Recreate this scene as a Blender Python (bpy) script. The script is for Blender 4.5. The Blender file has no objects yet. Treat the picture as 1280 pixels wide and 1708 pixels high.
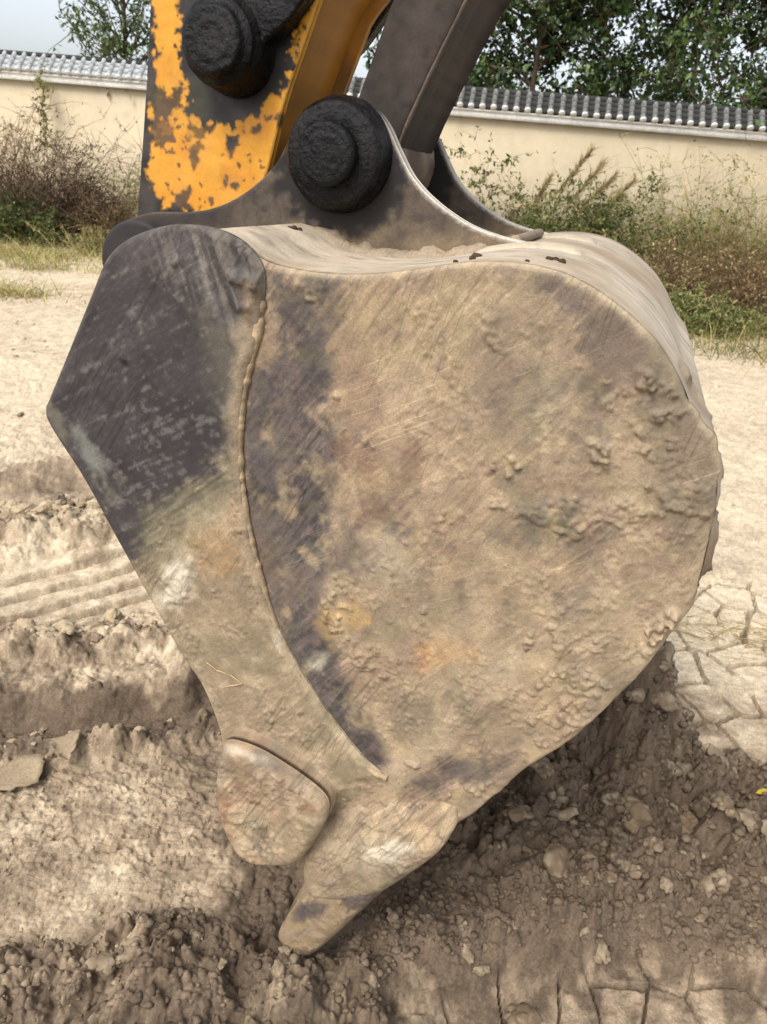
import bpy, math, random
import numpy as np
from mathutils import Vector, Matrix
from mathutils.geometry import delaunay_2d_cdt

random.seed(7)
rng = np.random.default_rng(11)
sc = bpy.context.scene
COL = sc.collection

# ------------------------------------------------------------------ camera, light, exposure
CAM_Z = 1.62
PITCH, ROLL = math.radians(24.5), math.radians(5.2)
FPX = 1233.0                                   # 26 mm equivalent lens on a 1708 px long side
fwd = np.array([0, math.cos(PITCH), -math.sin(PITCH)])
_r0 = np.array([1.0, 0, 0]); _u0 = np.array([0, math.sin(PITCH), math.cos(PITCH)])
RV = _r0 * math.cos(ROLL) + _u0 * math.sin(ROLL)
UV = _u0 * math.cos(ROLL) - _r0 * math.sin(ROLL)
CAM = np.array([0, 0, CAM_Z])

cam_d = bpy.data.cameras.new('camera')
cam_d.sensor_fit = 'AUTO'; cam_d.sensor_width = 36; cam_d.lens = 26
cam_d.clip_start = 0.05; cam_d.clip_end = 2000
cam_d.dof.use_dof = True; cam_d.dof.focus_distance = 1.25; cam_d.dof.aperture_fstop = 10
cam = bpy.data.objects.new('camera', cam_d); COL.objects.link(cam)
m = Matrix.Identity(4)
for i in range(3):
    m[i][0], m[i][1], m[i][2], m[i][3] = RV[i], UV[i], -fwd[i], CAM[i]
cam.matrix_world = m
sc.camera = cam

SUN_EL, SUN_AZ = math.radians(52), math.radians(215)     # azimuth clockwise from +Y
w_ = bpy.data.worlds.new('World'); sc.world = w_; w_.use_nodes = True
nt = w_.node_tree; nt.nodes.clear()
sky = nt.nodes.new('ShaderNodeTexSky'); sky.sky_type = 'NISHITA'; sky.sun_disc = False
sky.sun_elevation = SUN_EL; sky.sun_rotation = SUN_AZ
sky.air_density = 1.0; sky.dust_density = 4.0; sky.ozone_density = 1.0
hs = nt.nodes.new('ShaderNodeHueSaturation'); hs.inputs['Saturation'].default_value = 0.40
bg = nt.nodes.new('ShaderNodeBackground'); bg.inputs['Strength'].default_value = 0.15
wo = nt.nodes.new('ShaderNodeOutputWorld')
nt.links.new(sky.outputs[0], hs.inputs['Color']); nt.links.new(hs.outputs[0], bg.inputs['Color'])
nt.links.new(bg.outputs[0], wo.inputs['Surface'])
sun_d = bpy.data.lights.new('sun', 'SUN'); sun_d.energy = 1.15; sun_d.angle = math.radians(20)
sun_d.color = (1.0, 0.95, 0.88)
sun = bpy.data.objects.new('sun', sun_d); COL.objects.link(sun)
sdir = Vector((math.sin(SUN_AZ) * math.cos(SUN_EL), math.cos(SUN_AZ) * math.cos(SUN_EL), math.sin(SUN_EL)))
sun.rotation_euler = sdir.to_track_quat('Z', 'Y').to_euler(); sun.location = (0, 0, 30)
vs = sc.view_settings
vs.view_transform = 'Standard'; vs.look = 'None'; vs.gamma = 1.0; vs.use_curve_mapping = False
vs.exposure = 0.92
sc.cycles.use_denoising = True

# ------------------------------------------------------------------ measuring helpers
YAW = math.radians(16.5)
WA = np.array([math.sin(YAW), math.cos(YAW), 0.0])       # bucket width axis (away from the camera)
UA = np.array([math.cos(YAW), -math.sin(YAW), 0.0])      # in the plane of the side plate
D0 = 1.0                                                 # distance of the near side plate along WA

def ray(x, y):
    x = np.asarray(x, float); y = np.asarray(y, float)
    return fwd * FPX + np.multiply.outer(x - 640, RV) + np.multiply.outer(854 - y, UV)

def uz(pts, w):
    """picture measurements -> (u, z) in the bucket plane at offset w"""
    p = np.array(pts, float); d = ray(p[:, 0], p[:, 1])
    t = (D0 + w) / (d @ WA); P = d * t[:, None] + CAM
    return np.stack([P @ UA, P[:, 2]], 1)

def place(u, z, w):
    u = np.asarray(u, float); z = np.asarray(z, float); w = np.asarray(w, float) + D0
    P = u[..., None] * UA + w[..., None] * WA
    P = P.copy(); P[..., 2] = z
    return P

def px(P):
    d = P - CAM; c = d @ fwd
    return 640 + FPX * (d @ RV) / c, 854 - FPX * (d @ UV) / c

def gnd(x, y, z=0.0):
    d = ray(x, y); t = (z - CAM_Z) / d[..., 2]
    return (d * t[..., None] + CAM)

# ------------------------------------------------------------------ noise
def _h(ix, iy, iz, seed):
    h = (ix.astype(np.int64) * 374761393 + iy.astype(np.int64) * 668265263 + iz.astype(np.int64) * 2147483647 + seed * 1274126177) & 0xFFFFFFFF
    h = ((h ^ (h >> 13)) * 1274126177) & 0xFFFFFFFF
    h = ((h ^ (h >> 16)) * 2246822519) & 0xFFFFFFFF
    return ((h ^ (h >> 15)) & 0xFFFFFF) / float(0xFFFFFF)

def vn2(x, y, seed=0):
    x0 = np.floor(x); y0 = np.floor(y); fx = x - x0; fy = y - y0
    fx = fx * fx * fx * (fx * (fx * 6 - 15) + 10); fy = fy * fy * fy * (fy * (fy * 6 - 15) + 10)
    z = np.zeros_like(x0)
    a = _h(x0, y0, z, seed); b = _h(x0 + 1, y0, z, seed); c = _h(x0, y0 + 1, z, seed); d = _h(x0 + 1, y0 + 1, z, seed)
    return (a + (b - a) * fx) * (1 - fy) + (c + (d - c) * fx) * fy

def fb2(x, y, oct=4, seed=0, gain=0.5):
    s = 0; a = 1; t = 0; c, q = math.cos(0.65), math.sin(0.65)
    for i in range(oct):
        s = s + a * vn2(x, y, seed + i * 17); t += a; a *= gain
        x, y = (x * c - y * q) * 2.03 + 11.3, (x * q + y * c) * 2.03 - 7.1
    return s / t

def vn3(P, seed=0):
    p0 = np.floor(P); f = P - p0; f = f * f * (3 - 2 * f)
    r = 0
    for dx in (0, 1):
        for dy in (0, 1):
            for dz in (0, 1):
                wgt = (f[:, 0] if dx else 1 - f[:, 0]) * (f[:, 1] if dy else 1 - f[:, 1]) * (f[:, 2] if dz else 1 - f[:, 2])
                r = r + wgt * _h(p0[:, 0] + dx, p0[:, 1] + dy, p0[:, 2] + dz, seed)
    return r

def fb3(P, oct=4, seed=0, gain=0.5):
    s = 0; a = 1; t = 0
    for i in range(oct):
        s = s + a * vn3(P, seed + i * 13); t += a; a *= gain; P = P * 2.03 + 5.7
    return s / t

def worley(x, y, seed=0):
    """nearest and second-nearest feature distance and a random value of the cell"""
    x0 = np.floor(x); y0 = np.floor(y)
    f1 = np.full(x.shape, 9.0); f2 = np.full(x.shape, 9.0); cid = np.zeros(x.shape)
    z = np.zeros_like(x0)
    for dx in (-1, 0, 1):
        for dy in (-1, 0, 1):
            cx = x0 + dx; cy = y0 + dy
            qx = cx + 0.1 + 0.8 * _h(cx, cy, z, seed); qy = cy + 0.1 + 0.8 * _h(cx, cy, z + 1, seed)
            d = np.hypot(x - qx, y - qy)
            n = d < f1
            f2 = np.where(n, f1, np.minimum(f2, d)); cid = np.where(n, _h(cx, cy, z + 2, seed), cid); f1 = np.where(n, d, f1)
    return f1, f2, cid

def ss(a, b, x):
    t = np.clip((x - a) / (b - a), 0, 1); return t * t * (3 - 2 * t)

def seg_dist(x, y, poly, closed=True):
    n = len(poly); d = np.full(x.shape, 1e9)
    for i in range(n if closed else n - 1):
        ax, ay = poly[i]; bx, by = poly[(i + 1) % n]
        ex, ey = bx - ax, by - ay; L = ex * ex + ey * ey + 1e-12
        t = np.clip(((x - ax) * ex + (y - ay) * ey) / L, 0, 1)
        d = np.minimum(d, np.hypot(x - ax - t * ex, y - ay - t * ey))
    return d

def inside(x, y, poly):
    r = np.zeros(x.shape, bool); n = len(poly)
    for i in range(n):
        ax, ay = poly[i]; bx, by = poly[(i + 1) % n]
        if ay == by: continue
        c = ((ay > y) != (by > y)) & (x < (bx - ax) * (y - ay) / (by - ay) + ax)
        r ^= c
    return r

def sd(x, y, poly):
    """signed distance, positive inside"""
    d = seg_dist(x, y, poly); return np.where(inside(x, y, poly), d, -d)

def catmull(pts, step, closed=True):
    p = np.array(pts, float); n = len(p); out = []
    for i in range(n if closed else n - 1):
        if closed: a, b, c, d = p[(i - 1) % n], p[i], p[(i + 1) % n], p[(i + 2) % n]
        else: a, b, c, d = p[max(i - 1, 0)], p[i], p[i + 1], p[min(i + 2, n - 1)]
        k = max(1, int(round(np.linalg.norm(c - b) / step)))
        for j in range(k):
            t = j / k
            out.append(0.5 * ((2 * b) + (c - a) * t + (2 * a - 5 * b + 4 * c - d) * t * t + (3 * b - a - 3 * c + d) * t ** 3))
    if not closed: out.append(p[-1])
    return np.array(out)

def lin(r, g, b):
    f = lambda c: (c / 255) / 12.92 if c <= 10 else (((c / 255) + 0.055) / 1.055) ** 2.4
    return np.array([f(r), f(g), f(b)])

# ------------------------------------------------------------------ objects
def tag(o, label=None, cat=None, group=None, kind=None):
    if label: o['label'] = label
    if cat: o['category'] = cat
    if group: o['group'] = group
    if kind: o['kind'] = kind
    return o

def empty(name, loc, label=None, cat=None, group=None, parent=None):
    o = bpy.data.objects.new(name, None); o.empty_display_size = 0.2; COL.objects.link(o); o.location = loc
    if parent: o.parent = parent
    return tag(o, label, cat, group)

def root_loc(o):
    p = np.zeros(3)
    while o is not None:
        p = p + np.array(o.location); o = o.parent
    return p

def mk(name, V, F, mat, parent=None, col=None, attrs=None, smooth=True, origin=None):
    """one mesh object; V world coordinates, F int array (n,3|4) or list of such arrays"""
    V = np.asarray(V, float)
    off = root_loc(parent) if parent is not None else np.zeros(3)
    o_loc = np.zeros(3)
    if origin is not None:
        o_loc = np.asarray(origin, float) - off; off = np.asarray(origin, float)
    V = V - off
    Fs = F if isinstance(F, list) and np.ndim(F[0]) == 2 else [F]
    Fs = [np.asarray(f, np.int32) for f in Fs if len(f)]
    me = bpy.data.meshes.new(name)
    me.vertices.add(len(V)); me.vertices.foreach_set('co', V.astype(np.float32).ravel())
    li = np.concatenate([f.ravel() for f in Fs]); tot = np.concatenate([np.full(len(f), f.shape[1], np.int32) for f in Fs])
    st = np.concatenate([[0], np.cumsum(tot)[:-1]]).astype(np.int32)
    me.loops.add(len(li)); me.loops.foreach_set('vertex_index', li.astype(np.int32))
    me.polygons.add(len(tot)); me.polygons.foreach_set('loop_start', st)
    try: me.polygons.foreach_set('loop_total', tot)
    except Exception: pass
    me.update(calc_edges=True); me.validate()
    if smooth: me.polygons.foreach_set('use_smooth', np.ones(len(me.polygons), bool))
    if col is not None:
        a = me.color_attributes.new('Col', 'FLOAT_COLOR', 'POINT')
        c = np.ones((len(V), 4), np.float32); c[:, :3] = col; a.data.foreach_set('color', c.ravel())
    for k, v in (attrs or {}).items():
        a = me.attributes.new(k, 'FLOAT', 'POINT'); a.data.foreach_set('value', np.asarray(v, np.float32))
    if mat: me.materials.append(mat)
    o = bpy.data.objects.new(name, me); COL.objects.link(o); o.location = o_loc
    if parent: o.parent = parent
    return o

class MB:
    def __init__(s): s.V = []; s.F = {3: [], 4: []}; s.n = 0; s.C = []
    def add(s, V, F, c=None):
        V = np.asarray(V, float).reshape(-1, 3); F = np.asarray(F, int)
        s.V.append(V); s.F[F.shape[1]].append(F + s.n); s.n += len(V)
        s.C.append(np.broadcast_to(np.ones(3) if c is None else c, (len(V), 3)))
        return s
    def box(s, c, ax, ay, az, hx, hy, hz):
        V = [np.asarray(c) + i * hx * ax + j * hy * ay + k * hz * az for i in (-1, 1) for j in (-1, 1) for k in (-1, 1)]
        s.add(V, [[0, 1, 3, 2], [4, 6, 7, 5], [0, 4, 5, 1], [2, 3, 7, 6], [0, 2, 6, 4], [1, 5, 7, 3]]); return s
    def build(s, name, mat, parent=None, smooth=False, origin=None):
        return mk(name, np.concatenate(s.V), [np.concatenate(f) for f in s.F.values() if f], mat, parent,
                  col=np.concatenate(s.C), smooth=smooth, origin=origin)

# ------------------------------------------------------------------ materials
def surf(name, base=None, rough=0.9, attr=True, fine=(60, 0.25), bump=((90, 0.5, 0.004),), spec=0.3, metal=0.0, var=None, trans=0.0,
         rough_var=0.0, stretch=None, streaks=()):
    """base colour (or the mesh's own colour attribute) broken up by two noises, with fine relief"""
    M = bpy.data.materials.new(name); M.use_nodes = True; n = M.node_tree.nodes; l = M.node_tree.links
    b = n['Principled BSDF']; out = n['Material Output']
    tc = n.new('ShaderNodeTexCoord'); co = tc.outputs['Object']
    if stretch:
        mp = n.new('ShaderNodeMapping'); mp.inputs['Scale'].default_value = stretch; l.new(co, mp.inputs[0]); co = mp.outputs[0]
    if attr:
        a = n.new('ShaderNodeVertexColor'); a.layer_name = 'Col'; c = a.outputs['Color']
    else:
        a = n.new('ShaderNodeRGB'); a.outputs[0].default_value = (*base, 1); c = a.outputs[0]
    def mult(c, scale, amt, det=5):
        t = n.new('ShaderNodeTexNoise'); t.inputs['Scale'].default_value = scale; t.inputs['Detail'].default_value = det
        t.inputs['Roughness'].default_value = 0.65
        l.new(co, t.inputs['Vector'])
        r = n.new('ShaderNodeMapRange'); r.inputs['From Min'].default_value = 0.3; r.inputs['From Max'].default_value = 0.7
        r.inputs['To Min'].default_value = 1 - amt; r.inputs['To Max'].default_value = 1 + amt
        l.new(t.outputs[0], r.inputs[0])
        mm = n.new('ShaderNodeVectorMath'); mm.operation = 'SCALE'
        l.new(c, mm.inputs[0]); l.new(r.outputs[0], mm.inputs['Scale'])
        return mm.outputs[0], t.outputs[0]
    c, tn = mult(c, *fine)
    if var: c, _ = mult(c, *var)
    for (da, db, sa_, sb_, amt, lo, hi) in streaks:           # long scrapes: noise drawn out along da
        cb = n.new('ShaderNodeCombineXYZ')
        for k, (dv, sv) in enumerate(((da, sa_), (db, sb_))):
            dt = n.new('ShaderNodeVectorMath'); dt.operation = 'DOT_PRODUCT'; dt.inputs[1].default_value = tuple(float(q) * sv for q in dv)
            l.new(tc.outputs['Object'], dt.inputs[0]); l.new(dt.outputs['Value'], cb.inputs[k])
        w1 = n.new('ShaderNodeTexNoise'); w1.inputs['Scale'].default_value = 3.0; w1.inputs['Detail'].default_value = 2; l.new(tc.outputs['Object'], w1.inputs['Vector'])
        ad = n.new('ShaderNodeVectorMath'); ad.operation = 'MULTIPLY_ADD'; ad.inputs[1].default_value = (sa_ * .3, sb_ * .05, 0)
        l.new(w1.outputs['Color'], ad.inputs[0]); l.new(cb.outputs[0], ad.inputs[2])
        t = n.new('ShaderNodeTexNoise'); t.inputs['Scale'].default_value = 1.0; t.inputs['Detail'].default_value = 6; t.inputs['Roughness'].default_value = .6
        l.new(ad.outputs[0], t.inputs['Vector'])
        r = n.new('ShaderNodeMapRange'); r.inputs['From Min'].default_value = lo; r.inputs['From Max'].default_value = hi
        r.inputs['To Min'].default_value = 1; r.inputs['To Max'].default_value = 1 + amt; l.new(t.outputs[0], r.inputs[0])
        w2 = n.new('ShaderNodeTexNoise'); w2.inputs['Scale'].default_value = 4.5 + sa_ * .4; w2.inputs['Detail'].default_value = 3; l.new(tc.outputs['Object'], w2.inputs['Vector'])
        r2 = n.new('ShaderNodeMapRange'); r2.inputs['From Min'].default_value = .44; r2.inputs['From Max'].default_value = .62; l.new(w2.outputs[0], r2.inputs[0])
        mx_ = n.new('ShaderNodeMix'); mx_.inputs[2].default_value = 1.0; l.new(r2.outputs[0], mx_.inputs[0]); l.new(r.outputs[0], mx_.inputs[3])
        mm = n.new('ShaderNodeVectorMath'); mm.operation = 'SCALE'; l.new(c, mm.inputs[0]); l.new(mx_.outputs[0], mm.inputs['Scale']); c = mm.outputs[0]
    l.new(c, b.inputs['Base Color'])
    b.inputs['Roughness'].default_value = rough
    if rough_var:
        r = n.new('ShaderNodeMapRange'); r.inputs['From Min'].default_value = .3; r.inputs['From Max'].default_value = .7
        r.inputs['To Min'].default_value = rough - rough_var; r.inputs['To Max'].default_value = rough + rough_var
        l.new(tn, r.inputs[0]); l.new(r.outputs[0], b.inputs['Roughness'])
    b.inputs['Specular IOR Level'].default_value = spec; b.inputs['Metallic'].default_value = metal
    prev = None
    for (scale, strength, dist) in bump:
        t = n.new('ShaderNodeTexNoise'); t.inputs['Scale'].default_value = scale; t.inputs['Detail'].default_value = 6
        t.inputs['Roughness'].default_value = 0.7
        l.new(co, t.inputs['Vector'])
        bp = n.new('ShaderNodeBump'); bp.inputs['Strength'].default_value = strength; bp.inputs['Distance'].default_value = dist
        l.new(t.outputs[0], bp.inputs['Height'])
        if prev: l.new(prev, bp.inputs['Normal'])
        prev = bp.outputs[0]
    if prev: l.new(prev, b.inputs['Normal'])
    if trans:
        tr = n.new('ShaderNodeBsdfTranslucent'); l.new(c, tr.inputs['Color'])
        mx = n.new('ShaderNodeMixShader'); mx.inputs[0].default_value = trans
        l.new(b.outputs[0], mx.inputs[1]); l.new(tr.outputs[0], mx.inputs[2]); l.new(mx.outputs[0], out.inputs['Surface'])
    return M

_wa = (math.sin(math.radians(16.5)), math.cos(math.radians(16.5)), 0); _ua = (math.cos(math.radians(16.5)), -math.sin(math.radians(16.5)), 0)
def inplane(deg): c, q = math.cos(math.radians(deg)), math.sin(math.radians(deg)); return (_ua[0] * c, _ua[1] * c, q), (-_ua[0] * q, -_ua[1] * q, c)
STK_PLATE = [(*inplane(60), 3.5, 110, -.46, .50, .66), (*inplane(48), 3.0, 140, .46, .52, .68), (*inplane(30), 5, 300, .5, .57, .68), (*inplane(78), 4, 260, -.40, .55, .68), (*inplane(118), 6, 420, .4, .64, .72), (*inplane(12), 8, 500, .4, .66, .74)]
M_soil = surf('soil', rough=0.95, fine=(150, 0.28), var=(40, 0.2), bump=((60, 0.5, 0.010), (260, 0.6, 0.004)), spec=0.12)
M_clod = surf('dried_soil', rough=0.97, fine=(160, 0.22), bump=((120, 0.7, 0.006),), spec=0.1)
M_plate = surf('muddy_steel', streaks=STK_PLATE, rough=0.74, fine=(320, 0.20), var=(60, 0.14), bump=((320, 0.5, 0.002), (90, 0.4, 0.003)), spec=0.3, rough_var=0.14)
M_shell = surf('scoured_steel', streaks=[((_wa[0]*.35+_ua[0]*.9, _wa[1]*.35+_ua[1]*.9, -.6), (_wa[0]*.9-_ua[0]*.3, _wa[1]*.9-_ua[1]*.3, 0), 4, 170, -.30, .52, .70), ((_wa[0]*.6+_ua[0]*.8, _wa[1]*.6+_ua[1]*.8, -.5), (_wa[0]*.8-_ua[0]*.6, _wa[1]*.8-_ua[1]*.6, 0), 6, 380, .3, .56, .7)], rough=0.6, fine=(240, 0.18), var=(20, 0.14), bump=((260, 0.4, 0.0015),), spec=0.4, rough_var=0.12)
M_ear = surf('weathered_steel', streaks=[(*inplane(20), 5, 160, .25, .54, .7), (*inplane(70), 6, 300, -.3, .56, .7)], rough=0.72, fine=(200, 0.24), var=(18, 0.18), bump=((230, 0.35, 0.0016),), spec=0.3, rough_var=0.12)
M_grease = surf('black_grease', rough=0.27, fine=(60, 0.4), bump=((34, 0.7, 0.012), (150, 0.5, 0.004)), spec=0.22, rough_var=0.2)
M_paint = surf('worn_paint', rough=0.5, fine=(150, 0.10), var=(20, 0.08), bump=((160, 0.25, 0.0012),), spec=0.4, rough_var=0.1)
M_weld = surf('weld_metal', base=lin(156, 136, 108), attr=False, rough=0.75, fine=(30, 0.35), bump=((180, 0.6, 0.004),), spec=0.4)
M_mudlump = surf('dried_mud', rough=0.97, fine=(180, 0.2), bump=((140, 0.7, 0.004),), spec=0.1)
M_plaster = surf('plaster', streaks=[((0, 0, 1), (1, .1, 0), .5, 2.2, -.16, .48, .72), ((0, 0, 1), (1, .1, 0), 1.2, 9, -.10, .5, .7)], base=lin(178, 165, 140), attr=False, rough=0.95, fine=(0.7, 0.07), var=(6, 0.05), bump=((40, 0.2, 0.004),), spec=0.1)
M_white = surf('lime_wash', base=lin(236, 235, 231), attr=False, rough=0.9, fine=(3, 0.16), var=(22, 0.14), bump=((30, 0.3, 0.006),), spec=0.2)
M_tile_sheen = surf('sheen_clay_tile', base=lin(150, 154, 154), attr=False, rough=0.6, fine=(7, 0.3), var=(40, 0.25), bump=((60, 0.3, 0.004),), spec=0.4)  # same grey tile, the sky sheen at left put into its colour
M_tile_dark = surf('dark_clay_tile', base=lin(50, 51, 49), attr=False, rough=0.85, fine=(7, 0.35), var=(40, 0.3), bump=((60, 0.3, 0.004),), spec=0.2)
M_tile_roll = surf('weathered_highlit_roll', base=lin(104, 104, 101), attr=False, rough=0.8, fine=(7, 0.4), var=(30, 0.45), bump=((60, 0.3, 0.004),), spec=0.25)  # rolls lighter than the pans: their highlight put into the weathered tone
M_mortar = surf('mortar', base=lin(206, 205, 200), attr=False, rough=0.9, fine=(9, 0.3), bump=((50, 0.3, 0.004),), spec=0.2)
M_leaf = surf('leaf', rough=0.5, fine=(4, 0.2), bump=(), spec=0.4, trans=0.3)
M_dry = surf('dry_plant', rough=0.85, fine=(5, 0.2), bump=(), spec=0.2, trans=0.15)
M_bark = surf('bark', base=lin(92, 78, 64), attr=False, rough=0.95, fine=(9, 0.3), bump=((30, 0.6, 0.01),), spec=0.1)

# ------------------------------------------------------------------ ground
TR = lambda pts, z=0.0: gnd(np.array([p[0] for p in pts], float), np.array([p[1] for p in pts], float), z)[:, :2]
L_far = TR([(-900, 850), (-300, 815), (0, 800), (90, 790), (250, 775), (420, 765)], .14)               # far scarp, faces the camera
L_scarp = TR([(-800, 1200), (-200, 1180), (0, 1162), (150, 1152), (310, 1132), (420, 1100), (520, 1060)], .10)
P_track = TR([(-500, 1160), (0, 1085), (120, 1060), (330, 1000), (420, 930), (220, 895), (60, 925), (-500, 1000)], .08)
P_plates = TR([(1010, 1160), (1090, 1185), (1125, 1260), (1210, 1290), (1330, 1300), (1600, 1300), (1600, 960), (1250, 990), (1060, 1000)])
P_clods = TR([(990, 1180), (1060, 1150), (1110, 1230), (1200, 1300), (1300, 1300), (1500, 1330), (1500, 1620), (1280, 1560), (1100, 1530),
              (980, 1560), (800, 1500), (720, 1470), (760, 1390), (900, 1290)])
P_bot = TR([(750, 1640), (860, 1600), (960, 1610), (1090, 1600), (1200, 1640), (1330, 1620), (1500, 1900), (600, 1900)])
P_ledge = TR([(560, 1560), (680, 1490), (860, 1520), (1050, 1540), (1300, 1530), (1300, 1625), (1200, 1635), (1090, 1592), (960, 1600), (860, 1590), (740, 1630), (620, 1660)])
P_clay = TR([(850, 1410), (930, 1380), (1020, 1390), (1055, 1450), (1040, 1500), (950, 1525), (860, 1500)])
P_blk = TR([(250, 1600), (350, 1575), (470, 1600), (520, 1680), (560, 1900), (150, 1900), (170, 1640)])
P_lclod = TR([(-300, 1640), (120, 1600), (180, 1560), (330, 1545), (500, 1600), (620, 1640), (740, 1900), (-300, 1900)])
P_pale = TR([(-400, 1280), (150, 1290), (330, 1330), (350, 1420), (300, 1500), (160, 1590), (-400, 1640)])
P_wet_shade = TR([(440, 1430), (540, 1430), (760, 1380), (1000, 1170), (1110, 1200), (1160, 1300), (1320, 1320), (1320, 1560), (1200, 1640), (960, 1610), (800, 1600),
            (640, 1640), (430, 1610), (380, 1550)])
P_flk = TR([(140, 1105), (300, 1085), (320, 1120), (290, 1142), (150, 1140), (20, 1150), (40, 1120)], .10)
P_hole = TR([(400, 1480), (470, 1440), (560, 1470), (520, 1560), (450, 1590), (390, 1550)])
P_mound = TR([(930, 1250), (1040, 1170), (1100, 1210), (1090, 1290), (1000, 1330), (900, 1320)])
L_bank = TR([(-200, 905), (20, 895), (110, 880), (190, 905)], .10)
L_rid = TR([(-200, 1120), (0, 1095), (90, 1085), (170, 1075), (300, 1085), (370, 1080)], .10)

def side_y(x, y, line):
    """height of the polyline at x minus y: positive on the camera side"""
    o = np.argsort(line[:, 0]); return np.interp(x, line[o, 0], line[o, 1]) - y

def ground_h(x, y):
    near = ss(7.0, 4.0, y) * ss(-1.5, 0.4, y)
    wx = (fb2(x * 6, y * 6, 2, 3) - .5) * 0.10; wy = (fb2(x * 6, y * 6, 2, 9) - .5) * 0.10
    xw, yw = x + wx, y + wy
    h = (fb2(x * 0.35, y * 0.35, 3, 1) - .5) * 0.10 * ss(1.5, 5, y)
    h = h + (fb2(x * 3, y * 3, 4, 21) - .5) * 0.035
    yl = y + (fb2(x * 3.5, y * 3.5, 2, 12) - .5) * .16 + (fb2(x * 6, y * 6, 3, 13) - .5) * .06
    left = ss(0.30, -0.15, x); s2 = side_y(x, yl, L_scarp); s1 = side_y(x, yl, L_far)
    busy = 1 - .85 * left * np.maximum(np.exp(-((s2 - .025) / .05) ** 2), np.exp(-((s1 - .06) / .10) ** 2))
    tr = ss(-0.02, 0.10, sd(xw, yw, P_track)); busy = busy * (1 - .8 * tr)
    lumps = (fb2(x * 11, y * 11, 4, 5) - .5) * busy
    h = h + lumps * 0.018
    # fine crust, drawn out across the track
    h = h + ((fb2(x * 26 + y * 6, y * 60, 5, 31, .6) - .5) * 0.016 + (.5 - np.abs(fb2(x * 34, y * 40, 4, 33, .6) - .5) * 4) * 0.006) * near * busy * (.25 + 1.1 * ss(.36, .62, fb2(x * 2.6, y * 5, 3, 34)))
    # levels
    yl = y + (fb2(x * 3.5, y * 3.5, 2, 12) - .5) * .16 + (fb2(x * 6, y * 6, 3, 13) - .5) * .06
    s1 = side_y(x, yl, L_far); e1 = ss(0.9, 0.2, x)
    lev = 0.075 * ss(0.16, -0.03, s1)
    s2 = side_y(x, yl, L_scarp)
    lev2 = 0.085 * ss(0.060, -0.01, s2)
    left = ss(0.30, -0.15, x)
    h = h + (lev + lev2) * left + 0.075 * (1 - left) * ss(1.5, 2.3, y)
    # far loose soil under the far scarp and on the track banks
    def clods(x, y, seed, sc_):
        f1, f2, c = worley(x * sc_ + wx * sc_ * .5, y * sc_ + wy * sc_ * .5, seed)
        rnd = np.clip(1 - f1 * f1 * 1.6, 0, 1) * (0.35 + 0.65 * c)
        blk = ss(.0, .5, f2 - f1) * (.15 + .85 * c) * (.8 + .5 * vn2(x * sc_ * 2.3, y * sc_ * 2.3, seed + 3))     # torn, flat topped pieces
        return rnd * .55 + blk * .45 if sc_ < 30 else rnd * .6 + blk * .4
    c1 = clods(x, y, 41, 9.0); c2 = clods(x, y, 43, 22.0); c3 = clods(x, y, 47, 55.0)
    c0 = clods(x, y, 39, 4.6); cl = c0 * .080 + c1 * 0.070 + c2 * 0.032 + c3 * 0.014 + (fb2(x * 60, y * 60, 3, 48) - .5) * .012; cl = cl * busy
    def ridge(line, wd): return np.exp(-(seg_dist(xw, yw, line, False) / wd) ** 2)
    b1 = ridge(L_bank, 0.16); b2 = ridge(L_rid, 0.085)
    h = h + b1 * (0.03 + cl * 0.75) + b2 * (0.02 + cl * 0.5)
    rim = np.exp(-((s1 + 0.05) / 0.10) ** 2) * left; h = h + rim * (cl * 0.5)
    rim2 = np.exp(-((s2 + 0.03) / 0.07) ** 2) * left; h = h + rim2 * cl * 0.45
    foot2 = np.exp(-((s2 - 0.14) / 0.06) ** 2) * left; h = h + foot2 * cl * 0.6
    # cleat marks
    tr = ss(-0.02, 0.10, sd(xw, yw, P_track))
    q = y * 0.72 - x * 0.69
    h = h - tr * 0.042 * (ss(0.72, 0.93, np.abs(np.sin(q * 27 + fb2(x * 2, y * 2, 2, 77) * 2)))) * ss(.25, .5, fb2(x * 4, y * 4, 3, 78))
    h = h - tr * 0.012
    # churned soil
    zc = ss(-0.08, 0.10, sd(xw, yw, P_clods)); zl = ss(-0.04, 0.06, sd(xw, yw, P_lclod)); ze = ss(-0.09, 0.10, sd(xw, yw, P_ledge))
    zy = ss(-0.02, 0.05, sd(xw, yw, P_clay))
    h = h + zc * (0.045 + cl * 1.15) * (1 - 0.85 * zy) + zy * 0.095 + zl * (cl * 0.8) * ss(1.3, 1.05, y) + ze * (0.05 + cl * 0.45)
    zm = ss(-0.10, 0.10, sd(xw, yw, P_mound)); h = h + zm * (0.13 + cl * 0.6)
    zb = ss(0.0, 0.035, sd(xw, yw, P_blk)); h = h + zb * 0.035
    zh = ss(-0.05, 0.09, sd(xw, yw, P_hole)); h = h - zh * (0.085 - cl * 0.5)
    # rough crumb everywhere near
    near2 = ss(3.4, 1.6, y)
    h = h + near2 * busy * (c3 * 0.006 + c2 * 0.006)
    # cracked flats
    pl = ss(-0.02, 0.05, sd(xw, yw, P_plates)); pb = ss(-0.01, 0.04, sd(xw, yw, P_bot))
    h = h * (1 - 0.65 * pl) + pl * 0.045
    h = h * (1 - 0.75 * pb) - pb * 0.02
    k = np.maximum(np.maximum(pl, pb), zy * 0.5) * ss(6.0, 3.0, y)
    fq = np.where(y < 1.5, 8.6, 6.6); f1, f2, cid = worley(x * fq + wx * 3.2, y * fq * .84 + wy * 3.2, 91)
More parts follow.
